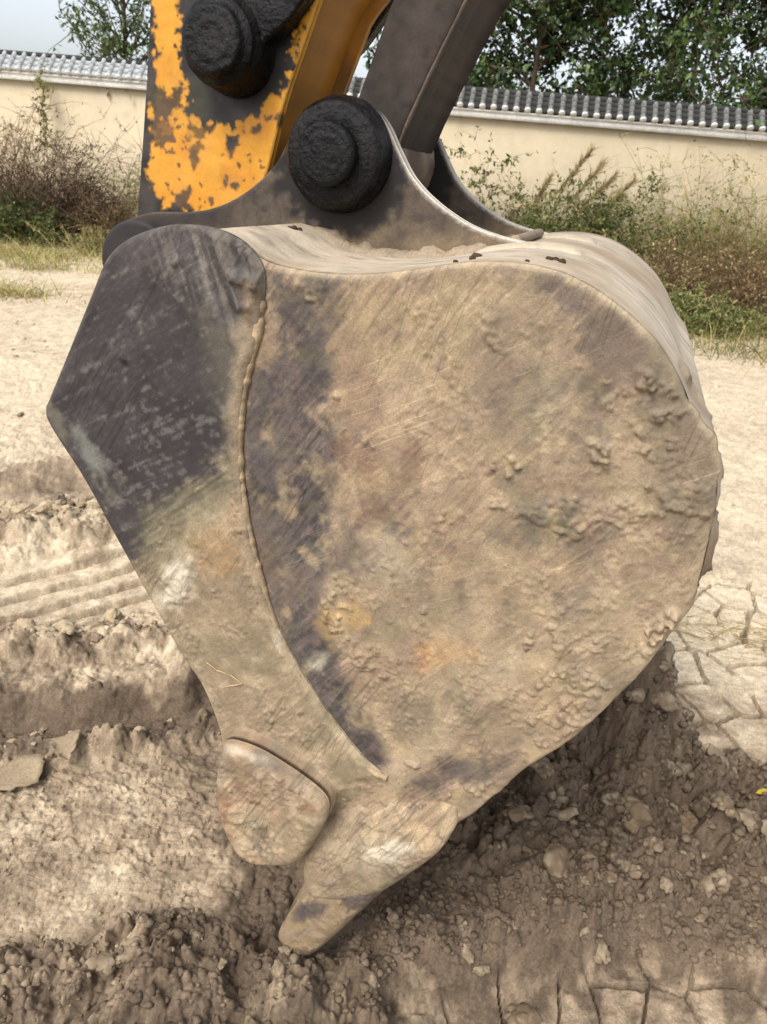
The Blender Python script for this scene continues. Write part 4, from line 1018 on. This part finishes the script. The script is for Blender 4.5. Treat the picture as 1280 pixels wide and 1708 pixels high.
def tip_col(V, d, h):
    X, Y = px(V); u = V @ UA; z = V[:, 2]; n1 = fb2(u * 18, z * 18, 5, 295) - .5; n3 = fb2(u * 9, z * 9, 3, 296) - .5; sk = scratch(u, z, .75, 297, (12, 120)) - .5
    c = blend(np.tile(lin(160, 138, 100), (len(V), 1)), MUD2, .5 + n3 * 3); c = blend(c, lin(150, 128, 84), np.clip(sk * 2.5, 0, .6))
    for p in ([(505, 1510), (545, 1508), (540, 1522), (510, 1526)], [(575, 1500), (640, 1480), (620, 1500), (580, 1522)], [(480, 1530), (500, 1520), (505, 1535), (485, 1548)]): c = blend(c, STEEL, .75 * spot(X, Y, p, 6, n1 * 3))
    return c * .82
def adp_h(u, z, d):
    X, Y = px(place(u, z, np.full_like(u, -.05))); return dome(.022, .012, 285)(u, z, d) - .050 * ss(1440, 1350, Y + (fb2(u * 20, z * 20, 3, 9) - .5) * 30) * ss(1000, 500, X * .0 + 600)
ADP = [(505, 1440), (520, 1390), (560, 1350), (640, 1335), (740, 1340), (759, 1380), (751, 1400), (731, 1424), (690, 1455), (640, 1486), (590, 1500), (545, 1502), (512, 1490)]
adp = slab('tooth', catmull(uz(ADP, -.03), .004), -.036, .075, M_plate, bucket, res=.0045, bev=.004, hfun=adp_h, cfun=adp_col)
tip = slab('tooth_point', catmull(uz(TIP, -.02), .004), -.034, .062, M_plate, bucket, res=.0045, bev=.004, hfun=dome(.035, .022, 288), cfun=tip_col)
tip['label'] = 'worn wedge shaped tooth point pressed into the soil'
for k in range(1, 5):
    for o in (adp, tip):
        c = o.copy(); COL.objects.link(c); c.parent = bucket; c.location = Vector(WA * (.2325 * k))
        if 'label' in c: del c['label']

# ---- ears (hinge plates)
def arc_px(cx, cy, rx, ry, a0, a1, n): return [(cx + rx * math.cos(math.radians(a)), cy + ry * math.sin(math.radians(a))) for a in np.linspace(a0, a1, n)]
EAR = arc_px(250, 438, 76, 84, 100, 235, 9) + [(228, 361), (258, 354), (300, 354), (345, 350), (388, 334), (430, 305), (462, 270), (480, 235), (497, 197)] + \
      [(522, 172), (556, 161), (594, 164), (626, 182), (648, 212), (665, 250), (690, 297), (728, 337), (780, 373), (830, 393), (880, 406), (945, 430), (900, 452), (800, 452), (720, 456), (640, 430), (560, 412), (470, 420), (390, 470), (320, 500)]
def ear_col(V, d, h):
    X, Y = px(V); u = V @ UA; z = V[:, 2]; n1 = fb2(u * 14, z * 14, 5, 301) - .5; n2 = fb2(u * 70, z * 70, 4, 302) - .5; sk = scratch(u, z, .3, 303, (8, 90)) - .5
    c = np.tile(lin(92, 80, 70), (len(V), 1)); c = blend(c, lin(118, 106, 92), .3 + n1 * 2 + sk); c = blend(c, lin(66, 58, 54), np.clip(n2 * 2 - n1, 0, .8))
    c = blend(c, lin(148, 128, 98), np.clip(.5 * ss(340, 440, Y) + n1 * 1.5 * ss(300, 420, Y), 0, .8) * ss(400, 480, X)); c = blend(c, lin(112, 84, 62), np.clip(n1 * 3 - .35, 0, .6))
    c = blend(c, lin(36, 33, 33), spot(X, Y, arc_px(572, 268, 116, 122, 0, 340, 18), 16, (n1 + n2) * 2.2) * .95)
    c = blend(c, lin(50, 44, 44), spot(X, Y, [(170, 350), (330, 345), (420, 330), (300, 400), (170, 470)], 30, n1 * 2) * .8)
    return (.66 + .2 * np.exp(-(d / .004) ** 2))[:, None] * blend(c, lin(206, 198, 184), np.exp(-(d / .004) ** 2) * ss(620, 680, X) * .9)  # pale right edge: highlight along the rim put into the colour
EW = .33
ear2 = catmull(uz(EAR, EW), .006)
ear = slab('ear', ear2, EW, EW + .024, M_ear, bucket, res=.006, bev=.003, hfun=lambda u, z, d: (fb2(u * 30, z * 30, 4, 305) - .5) * .002 * ss(0, .01, d), cfun=ear_col)
ear_b = ear.copy(); COL.objects.link(ear_b); ear_b.parent = bucket; ear_b.location = Vector(WA * .336)
def at1(x, y, w): return uz([(x, y)], w)[0]
GR = lin(30, 30, 31)
cu, cz = at1(553, 258, .285)
gcol = lambda P: blend(np.tile(lin(5, 5, 6), (len(P), 1)), lin(26, 23, 21), np.clip((fb3(P * 30, 4, 8) - .5) * 3, 0, .8))
lathe('pin_collar', cu, cz, [(.335, .094), (.318, .092), (.296, .087), (.284, .079), (.280, .064), (.280, .05)], M_grease, bucket, 96, .0018, 60, None, .0009, 1, gcol)
lathe('hinge_pin', cu, cz, [(.70, .048), (.282, .050), (.258, .050), (.252, .045), (.250, .02), (.250, .0004)], M_grease, bucket, 64, .0012, 60, None, .0008, 2, gcol)
au, az_ = at1(246, 440, .33)
lathe('pin_boss', au, az_, [(.34, .083), (.30, .083), (.296, .079), (.296, .03), (.30, .0004)], M_ear, bucket, 72, .0012, 40, lin(44, 40, 40), 0, 3)
# weld fillets and wear strips on the shell beside each ear
def on_shell(x, y, w):
    p = at1(x, y, w); return p
def strip(name, s0, s1, w0, w1, hgt, mat, parent, col, lump=0.0, seed=0):
    k = np.where((arc >= s0) & (arc <= s1))[0]; a = pc[k]; nn = nrm2[k]; m_ = len(k); t = np.linspace(0, 1, m_)
    env = np.sqrt(np.clip(1 - (2 * t - 1) ** 6, 0, 1)); prof = np.linspace(0, math.pi, 9); V = []
    for j, g in enumerate(prof):
        wv = (w0 + w1) / 2 - (w1 - w0) / 2 * math.cos(g); e = hgt * math.sin(g) ** .7 * env
        q = e * (1 + lump * (fb2(arc[k] * 60, np.full(m_, j * .7), 4, seed) - .5) * 2) - .003
        V.append(place(a[:, 0] + nn[:, 0] * q, a[:, 1] + nn[:, 1] * q, np.full(m_, wv)))
    V = np.stack(V, 1); i_ = np.arange(m_ * 9).reshape(m_, 9)
    F = np.stack([i_[:-1, :-1].ravel(), i_[:-1, 1:].ravel(), i_[1:, 1:].ravel(), i_[1:, :-1].ravel()], 1)
    return mk(name, V.reshape(-1, 3), F, mat, parent, col=np.tile(col, (m_ * 9, 1)))
def arc_at(x, y, w):
    p = at1(x, y, w); return arc[np.argmin(np.linalg.norm(pc - p, axis=1))]
for dw in (0, .336):
    s_e = arc_at(880, 408, EW)
    strip('wear_strip', s_e - .10, s_e + .10, EW - .028 + dw, EW + .052 + dw, .011, M_shell, bucket, lin(172, 158, 136))
    strip('weld_fillet', .02, s_e - .05, EW - .022 + dw, EW + .046 + dw, .016, M_ear, bucket, lin(136, 122, 102), .8, 4)
s_e = arc_at(880, 408, EW)
kk = int(np.argmin(np.abs(arc - (s_e - .03)))); pq = pc[kk] + nrm2[kk] * .010
lathe('cross_tube', pq[0], pq[1], [(EW + .022, .0004), (EW + .022, .009), (EW + .338, .009), (EW + .338, .0004)], M_ear, bucket, 20, .001, 40, lin(128, 114, 96))

# mud stuck on the bucket
def lump_mesh(seed, sub=3, rough=.35):
    import bmesh
    bm = bmesh.new(); bmesh.ops.create_icosphere(bm, subdivisions=sub, radius=1)
    V = np.array([v.co[:] for v in bm.verts]); F = np.array([[v.index for v in f.verts] for f in bm.faces]); bm.free()
    r = np.random.default_rng(seed); o = r.uniform(-50, 50, 3)
    k = 1 + rough * ((fb3(V * 1.3 + o, 3, seed) - .5) * 2.4) + rough * .55 * (fb3(V * 4.5 + o, 3, seed + 1) - .5) * 2
    g = fb3(V * 9 + o, 2, seed + 2); k = k + rough * .35 * (g - .5) * 2
    k = k + rough * .22 * (fb3(V * 20 + o, 2, seed + 3) - .5) * 2
    V = V * k[:, None] * np.array([1, r.uniform(.7, 1), r.uniform(.55, .8)])
    return V, F
lumps = [lump_mesh(500 + i, 2, .4) for i in range(6)]
r = np.random.default_rng(600); mb = MB()
for (x, y, s) in [(490, 381, .011), (500, 383, .008), (484, 380, .006), (795, 428, .013), (788, 432, .008), (916, 433, .009), (926, 436, .012), (938, 437, .009), (880, 435, .005), (760, 437, .006)]:
    p = at1(x, y, .06); k = int(np.argmin(np.linalg.norm(pc - p, axis=1)))
    best = None
    for w_t in np.linspace(.03, .6, 120):                       # where the line of sight meets the shell
        q = at1(x, y, w_t); dd = np.min(np.linalg.norm(pc - q, axis=1))
        if best is None or dd < best[0]: best = (dd, w_t, q)
    V, F = lumps[r.integers(0, 6)]; s *= .62; mb.add(place(np.array(best[2][0]), np.array(best[2][1]), np.array(best[1])) + V * s, F, lin(70, 56, 46))
cl_ = mb.build('mud_crumbs', M_mudlump, bucket, smooth=True); cl_['kind'] = 'stuff'; cl_['label'] = 'dark crumbs of mud lying on the top of the bucket'
rt = [(345, 1105), (362, 1118), (385, 1126), (404, 1140), (398, 1142), (372, 1146)]
P = np.array([place(*uz([q], -.018)[0], np.array(-.018)) for q in rt]); V, F, _ = tubes(P[:-1], np.diff(P, axis=0), np.linalg.norm(np.diff(P, axis=0), axis=1), np.full(5, .0013), 2, None, 4, .02, 5)
mk('root_strand', V, F, M_dry, bucket, col=np.tile(lin(190, 168, 126), (len(V), 1)))

# ---- arm (stick) between the ears
SW0, SW1 = .372, .635
STK = [(254, -120), (250, 20), (240, 200), (230, 340), (226, 420), (240, 480), (280, 505), (330, 490), (385, 430), (425, 350), (446, 285), (474, 170), (504, 80), (533, -5), (570, -120)]
def yel(V, d, h):
    X, Y = px(V); u = V @ UA; z = V[:, 2]; n1 = fb2(u * 22, z * 22, 5, 401) - .5; n2 = fb2(u * 85, z * 85, 4, 402) - .5; n3 = fb2(u * 7, z * 7, 3, 403) - .5
    nz = n1 * 1.1 + n2 * 1.3
    c = np.tile(lin(200, 140, 36), (len(V), 1)); c = blend(c, lin(192, 138, 62), np.clip(.35 + n3 * 2.5, 0, .8) * ss(130, 260, Y)); c = blend(c, lin(196, 126, 34), np.clip(n1 * 2.2, 0, .6))
    blk = lin(25, 23, 24); g = np.zeros(len(V))
    for pts, s, a in [([(292, -200), (520, -200), (545, -60), (508, 30), (490, 90), (484, 135), (440, 180), (385, 208), (330, 214), (308, 190), (302, 150), (294, 80)], 9, 1),
                      ([(220, -200), (262, -200), (258, 60), (256, 140), (250, 240), (250, 320), (275, 345), (330, 352), (330, 520), (200, 520)], 6, 1),
                      ([(250, 140), (262, 145), (285, 160), (305, 130), (320, 200), (290, 180), (268, 200), (254, 220)], 6, .9),
                      ([(305, 180), (330, 205), (350, 215), (345, 240), (332, 270), (325, 300), (318, 270), (320, 240)], 7, .75),
                      ([(375, 225), (397, 228), (390, 248), (380, 250)], 3, 1), ([(335, 205), (360, 205), (355, 225), (340, 225)], 5, .9), ([(290, 325), (310, 315), (318, 352), (295, 352)], 6, .9), ([(246, 200), (290, 215), (285, 235), (250, 230)], 9, .7),
                      ([(388, 310), (395, 308), (396, 318), (388, 318)], 3, .9), ([(420, 212), (432, 208), (434, 216), (422, 222)], 3, .9)]:
        g = np.maximum(g, a * ss(-1, 1, (sd(X, Y, pts) + nz * s * 3.2) / 2.2))
    film = ss(-34, 14, sd(X, Y, [(292, -200), (520, -200), (545, -60), (508, 30), (490, 90), (484, 135), (440, 180), (385, 208), (330, 214), (308, 190), (302, 150), (294, 80)]) + nz * 16) * np.clip(.35 + n3 * 2 + n1 * 1.5, 0, .75)
    film = np.maximum(film, np.clip(n3 * 2.2 + n1 * .8 - .12, 0, .5)); c = blend(c, lin(104, 74, 34), film)
    spk = ss(.20, .26, n2 * 1.1 + n1 * .5 - .06 + .14 * ss(370, 310, X) * ss(130, 170, Y) * ss(330, 260, Y))
    g = np.maximum(g, spk * .85)
    blk = blend(np.tile(blk, (len(V), 1)), lin(70, 62, 57), np.clip(n1 * 2.4 + .12 * ss(120, 200, Y), 0, .6)); blk = blend(blk, lin(70, 68, 44), np.clip(n3 * 3 - .1, 0, .5))
    c = c * (1 - g[:, None]) + blk * g[:, None]
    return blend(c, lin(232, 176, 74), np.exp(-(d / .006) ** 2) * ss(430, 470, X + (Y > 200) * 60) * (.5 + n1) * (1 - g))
arm = slab('arm', catmull(uz(STK, SW0), .008), SW0, SW0 + .018, M_paint, exc, res=.0045, bev=.004, hfun=lambda u, z, d: (fb2(u * 25, z * 25, 4, 410) - .5) * .0024 * ss(0, .01, d), cfun=yel)
STB = [(270, -120), (266, 20), (256, 200), (246, 340), (246, 420), (262, 470), (300, 480), (350, 440), (405, 350), (430, 280), (459, 170), (489, 80), (520, -5), (556, -120)]
def yel2(V, d, h):
    n = fb3(V * 14, 4, 11) - .5; n2 = fb3(V * np.array([30, 30, 6]), 4, 12) - .5
    c = blend(np.tile(lin(206, 140, 40), (len(V), 1)), lin(168, 112, 40), np.clip(.4 + n * 3, 0, 1)); X, Y = px(V)
    c = blend(c, lin(88, 70, 44), np.clip(n2 * 2.4 + .55 * ss(80, 230, Y), 0, .85)); return c
slab('box_section', catmull(uz(STB, SW0 + .018), .008), SW0 + .0185, SW1 - .0185, M_paint, arm, bev=.002, cfun=yel2)
slab('web_plate', catmull(uz(STK, SW0), .02), SW1 - .018, SW1, M_paint, arm, bev=.002, cfun=yel2)
pu, pz = at1(353, 66, .285)
lathe('pivot_collar', pu, pz, [(.372, .078), (.345, .076), (.318, .071), (.302, .066), (.300, .057), (.290, .054), (.284, .050), (.282, .03), (.283, .0004)], M_grease, arm, 96, .0018, 55, None, .0009, 21, gcol)
# link arms from the upper pivot, outside the stick
LNK = [(315, 20), (322, 110), (355, 128), (405, 105), (440, 70), (470, 45), (505, 0), (560, -90), (600, -160), (470, -170), (400, -110), (350, -30)]
lk = slab('idler_link', catmull(uz(LNK, .325), .006), .325, .362, M_grease, exc, res=.008, bev=.006, hfun=lambda u, z, d: (fb2(u * 30, z * 30, 4, 420) - .5) * .006 * ss(0, .01, d), cfun=lambda V, d, h: gcol(V))
lk2 = lk.copy(); COL.objects.link(lk2); lk2.parent = exc; lk2.location = Vector(WA * .318)
# bucket link: box section with a round eye on the hinge pin
LK = [(712, -150), (655, 0), (630, 70), (600, 155), (578, 215), (600, 262), (640, 272), (664, 240), (690, 180), (735, 85), (777, 0), (850, -150)]
def link_col(V, d, h):
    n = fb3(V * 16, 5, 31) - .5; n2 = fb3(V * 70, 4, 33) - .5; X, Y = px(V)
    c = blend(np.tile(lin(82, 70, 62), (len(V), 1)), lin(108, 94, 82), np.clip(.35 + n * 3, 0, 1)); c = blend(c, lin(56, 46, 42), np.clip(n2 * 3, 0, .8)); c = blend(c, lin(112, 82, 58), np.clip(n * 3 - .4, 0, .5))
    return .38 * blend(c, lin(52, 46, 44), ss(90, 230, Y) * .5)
LW0, LW1 = .385, .622
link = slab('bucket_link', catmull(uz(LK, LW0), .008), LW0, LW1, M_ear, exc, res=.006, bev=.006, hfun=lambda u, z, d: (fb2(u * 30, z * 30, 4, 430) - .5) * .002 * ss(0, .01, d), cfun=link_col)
lathe('link_eye', cu, cz, [(.358, .05), (.358, .078), (.364, .084), (.645, .084), (.650, .078), (.650, .05)], M_ear, link, 64, .0015, 40, None, 0, 32, lambda P: blend(np.tile(lin(116, 100, 84), (len(P), 1)), lin(80, 66, 56), np.clip(.4 + (fb3(P * 22, 4, 8) - .5) * 3, 0, 1)))
# seam weld along the ridge of the link
sw = catmull(uz([(850, -150), (777, 0), (735, 85), (690, 180), (664, 240)], LW0), .006, False); rr = .004 * (1 + .6 * (fb2(np.arange(len(sw)) * .6, np.zeros(len(sw)), 3, 17) - .5))
a = np.linspace(0, 2 * math.pi, 6)[:-1]
V = np.stack([place(sw[:, 0] + rr * math.cos(t), sw[:, 1] + 0 * rr, LW0 + .004 + rr * math.sin(t)) for t in a], 1); i2 = np.arange(len(sw) * 5).reshape(-1, 5)
mk('weld_bead', V.reshape(-1, 3), np.stack([i2[:-1], np.roll(i2, -1, 1)[:-1], np.roll(i2, -1, 1)[1:], i2[1:]], -1).reshape(-1, 4), M_ear, link, col=np.tile(lin(84, 72, 62), (len(sw) * 5, 1)))

# ------------------------------------------------------------------ clods, flakes and a leaf on the ground
CLODM = []
for i in range(14):
    tone = [lin(128, 110, 88), lin(96, 82, 67), lin(140, 123, 101)][i % 3] if i < 9 else lin(184, 165, 136)
    if i % 3 == 1 or i in (9, 12):
        V, F = lump_mesh(700 + i, 4, .42 + .1 * (i % 2))
    else:                                                       # a clod is a heap of crumbs grown together
        q = np.random.default_rng(720 + i); Vs, Fs, n_ = [], [], 0
        for j in range(16):
            Vj, Fj = lump_mesh(740 + i * 16 + j, 3 if j < 2 else 2, .4)
            sc_ = (.62, .5)[j] if j < 2 else q.uniform(.16, .36); p = np.zeros(3)
            if j: p = q.normal(0, 1, 3); p /= np.linalg.norm(p); p *= q.uniform(.35, .8); p[2] = abs(p[2]) * .7 - .12
            Vs.append(Vj * sc_ + p); Fs.append(Fj + n_); n_ += len(Vj)
        V, F = np.concatenate(Vs), np.concatenate(Fs)
    n = fb3(V * 3 + i, 4, 5) - .5
    c = blend(np.tile(tone, (len(V), 1)), lin(196, 180, 154), np.clip(V[:, 2] * .25 + n * 2.0, 0, .5))
    o = mk('mud_clod', V, F, M_clod, col=c); CLODM.append(o.data); bpy.data.objects.remove(o)
def clod(x, y, size, k, label, group=None, sink=.35, rot=None, at_px=True):
    q = gnd(float(x), float(y), .03) if at_px else np.array([x, y, 0.0])
    z = float(gz(q[0], q[1])[0])
    o = bpy.data.objects.new('mud_clod', CLODM[k]); COL.objects.link(o)
    o.location = (q[0], q[1], z + size * (.5 - sink)); s = size
    o.scale = (s * random.uniform(.8, 1.25), s * random.uniform(.8, 1.2), s * random.uniform(.75, 1.05)); o.rotation_euler = (random.uniform(-.4, .4), random.uniform(-.4, .4), random.uniform(0, 6.28) if rot is None else rot)
    return tag(o, label, 'clod', group)
for (x, y, s, k, lab) in [(1065, 1215, .062, 1, 'largest dark clod of soil leaning on the bucket at right'), (1022, 1300, .040, 2, 'pale crumbly clod standing below the dark clod beside the bucket'),
                          (1195, 1300, .040, 0, 'rough clod on the broken edge of the cracked soil'), (925, 1375, .022, 2, 'small pale clod alone on smooth soil below the bucket'),
                          (1100, 1330, .036, 1, 'flat sided clod below the broken edge of the cracked soil'), (870, 1470, .034, 0, 'upright clod right of the tooth with a pale tip'),
                          (1225, 1440, .034, 2, 'pale crumbly clod near the right edge, below the yellow leaf'), (1100, 1510, .034, 2, 'pale lump of crumbs at the lower right of the churned soil'),
                          (180, 1640, .036, 2, 'tall pale clod beside the smooth block at lower left'), (330, 1590, .022, 2, 'small pale clod on top of the smooth block at lower left'),
                          (110, 1085, .055, 11, 'rounded clod on the ridge above the short scarp at left'), (80, 1095, .04, 10, 'lower clod just left of the rounded one on the ridge'),
                          (1000, 1590, .03, 2, 'knobbly clod sitting on the ledge at the bottom'), (1265, 1525, .036, 2, 'pale clod at the right edge above the ledge'), (800, 1620, .022, 2, 'small pale clod with straw stuck in it'),
                          (880, 1680, .05, 0, 'wide crumbly clod at the bottom edge in the cracked flat'), (465, 1670, .022, 2, 'pale clod at the bottom edge below the tooth'), (370, 1655, .016, 2, 'tiny pale clod in the crack of the smooth block'),
                          (50, 905, .05, 12, 'rounded solid clod in the bank of soil at the left edge'), (95, 740, .035, 13, 'lone clod on the pale flat close to the blade corner'), (40, 728, .02, 1, 'small dark clod on the pale flat at far left'),
                          (1132, 1262, .03, 1, 'black looking clod in the hollow beside the cracked plates')]:
    clod(x, y, s, k, lab)
def scatter(poly, n, lo, hi, label, group, seed, k0=0, k1=9):
    r = np.random.default_rng(seed); P = np.array(poly); lo_, hi_ = P.min(0), P.max(0); c = 0; tries = 0
    while c < n and tries < 20000:
        tries += 1; q = r.uniform(lo_, hi_)
        if not inside(np.array([q[0]]), np.array([q[1]]), P)[0]: continue
        s = lo + (hi - lo) * r.random() ** 2.1; k = int(r.integers(k0, k1))
        kind = ('pale ' if k >= 9 else ('grey brown ', 'dark brown ', 'light brown ')[k % 3]) + ('solid clod' if k % 3 == 1 or k in (9, 12) else 'crumbly clod')
        clod(q[0], q[1], s, k, ('large ' if s > lo + (hi - lo) * .45 else 'small ') + kind + ' ' + label, group, .3, None, False); c += 1
scatter(P_clods, 130, .010, .058, 'strewn over the churned soil right of the tooth', 'clods in the churned soil at right', 801, 0, 9)
scatter(P_lclod, 50, .008, .026, 'in the broken soil along the lower left edge', 'clods along the lower left edge', 802)
scatter(P_ledge, 30, .008, .022, 'on the ledge right of and below the tooth', 'clods on the ledge below the tooth', 803)
scatter(TR([(-60, 880), (130, 860), (200, 905), (120, 925), (-60, 945)]), 34, .014, .055, 'on the bank behind the track marks at left', 'clods on the bank at left', 804, 6, 14)
scatter(TR([(-60, 1080), (330, 1050), (370, 1090), (250, 1125), (-60, 1130)]), 34, .010, .035, 'on the ridge above the scarp at left', 'clods on the ridge at left', 805, 6, 14)
scatter(TR([(-40, 1225), (300, 1200), (340, 1235), (150, 1265), (-40, 1260)]), 22, .007, .022, 'at the foot of the scarp at left', 'clods at the foot of the scarp', 806, 6, 14)

# crumbs: past counting
r = np.random.default_rng(820); mb = MB(); small = [lump_mesh(830 + i, 1, .75) for i in range(7)]
def crumb_field(poly, n, lo, hi):
    P = np.array(poly); a, b_ = P.min(0), P.max(0); q = r.uniform(a, b_, (n * 3, 2)); q = q[inside(q[:, 0], q[:, 1], P)][:n]
    z = gz(q[:, 0], q[:, 1]); s = lo + (hi - lo) * r.random(len(q)) ** 3; gcl = ground_col(q[:, 0], q[:, 1], z)
    for i in range(len(q)):
        V, F = small[i % 7]; mb.add(np.array([q[i, 0], q[i, 1], z[i] + s[i] * .25]) + V * s[i], F, gcl[i] * r.uniform(.8, 1.35))
crumb_field(P_clods, 2600, .003, .017); crumb_field(P_ledge, 900, .003, .013); crumb_field(P_lclod, 900, .003, .014); crumb_field(P_wet_shade, 700, .002, .009)
crumb_field(TR([(-200, 1240), (420, 1210), (450, 1560), (-200, 1640)]), 900, .002, .007); crumb_field(TR([(-100, 870), (200, 860), (250, 930), (-100, 950)]), 300, .005, .016); crumb_field(TR([(-100, 1070), (360, 1050), (380, 1110), (-100, 1140)]), 400, .004, .012)
crumb_field(TR([(-400, 480), (180, 460), (160, 760), (-400, 790)]), 200, .008, .025); crumb_field(TR([(1170, 580), (1500, 600), (1500, 960), (1180, 980)]), 160, .006, .018)
tag(mb.build('soil_crumbs', M_clod, smooth=False), 'loose crumbs of soil strewn over the churned ground', 'crumbs', kind='stuff')

# curled flakes of dried mud
def flake(pts, label, lift=.012):
    o2 = TR(pts); z0 = gz(o2[:, 0], o2[:, 1]).max() + .004; n = len(o2); c = o2.mean(0)
    ring = np.concatenate([o2[i] + (o2[(i + 1) % n] - o2[i]) * np.linspace(0, 1, 6)[:-1, None] for i in range(n)]); ring = ring + np.random.default_rng(n).normal(0, .0025, ring.shape); m_ = len(ring); V = []; F = []
    for f, dz in ((1.0, lift), (.72, lift * .35), (.4, 0.0)): V += [[*(c + (p - c) * f), z0 + dz * (0.6 + .8 * vn2(np.array([p[0] * 30]), np.array([p[1] * 30]), 3)[0]) + .006] for p in ring]
    V.append([*c, z0 + .006]); t = len(V)
    for j in range(m_):
        k = (j + 1) % m_; F += [[j, k, m_ + k, m_ + j], [m_ + j, m_ + k, 2 * m_ + k, 2 * m_ + j], [2 * m_ + j, 2 * m_ + k, t - 1, t - 1]]
    V = np.array(V); Vb = V - np.array([0, 0, .006]); F = np.array(F); Fb = F[:, ::-1] + len(V)
    rim = np.array([[j, j + len(V), (j + 1) % m_ + len(V), (j + 1) % m_] for j in range(m_)])
    q = lambda A: [A[[len(set(f)) == 4 for f in A.tolist()]], np.array([list(dict.fromkeys(f)) for f in A.tolist() if len(set(f)) == 3])]
    return tag(mk('mud_flake', np.concatenate([V, Vb]), q(F) + q(Fb) + [rim], M_clod, col=np.tile(lin(150, 134, 110), (2 * len(V), 1)), smooth=False), label, 'mud flake')
flake([(0, 1300), (40, 1275), (76, 1272), (78, 1290), (66, 1318), (20, 1330), (-30, 1330)], 'larger curled flake of dried mud at the left edge')
flake([(92, 1272), (138, 1254), (136, 1272), (128, 1290), (122, 1310), (108, 1305), (100, 1296), (82, 1306), (90, 1288)], 'ragged pale flake of dried mud right of the larger one')
# fallen leaf
lc = gnd(1257., 1357., .06); lz = float(gz(lc[0], lc[1])[0]) + .02
lf = [(-.5, 0, 0), (-.2, .26, .02), (.15, .3, .05), (.5, 0, .12), (.15, -.26, .02), (-.2, -.22, -.02), (0, 0, -.05)]
V = np.array([[lc[0] + p[0] * .034, lc[1] + p[1] * .03, lz + p[2] * .06 + p[0] * .012] for p in lf])
tag(mk('fallen_leaf', V, [[6, 0, 1], [6, 1, 2], [6, 2, 3], [6, 3, 4], [6, 4, 5], [6, 5, 0]], M_leaf, col=np.tile(lin(206, 180, 60), (7, 1)), smooth=False), 'small yellow leaf lying on clods near the right edge', 'leaf')
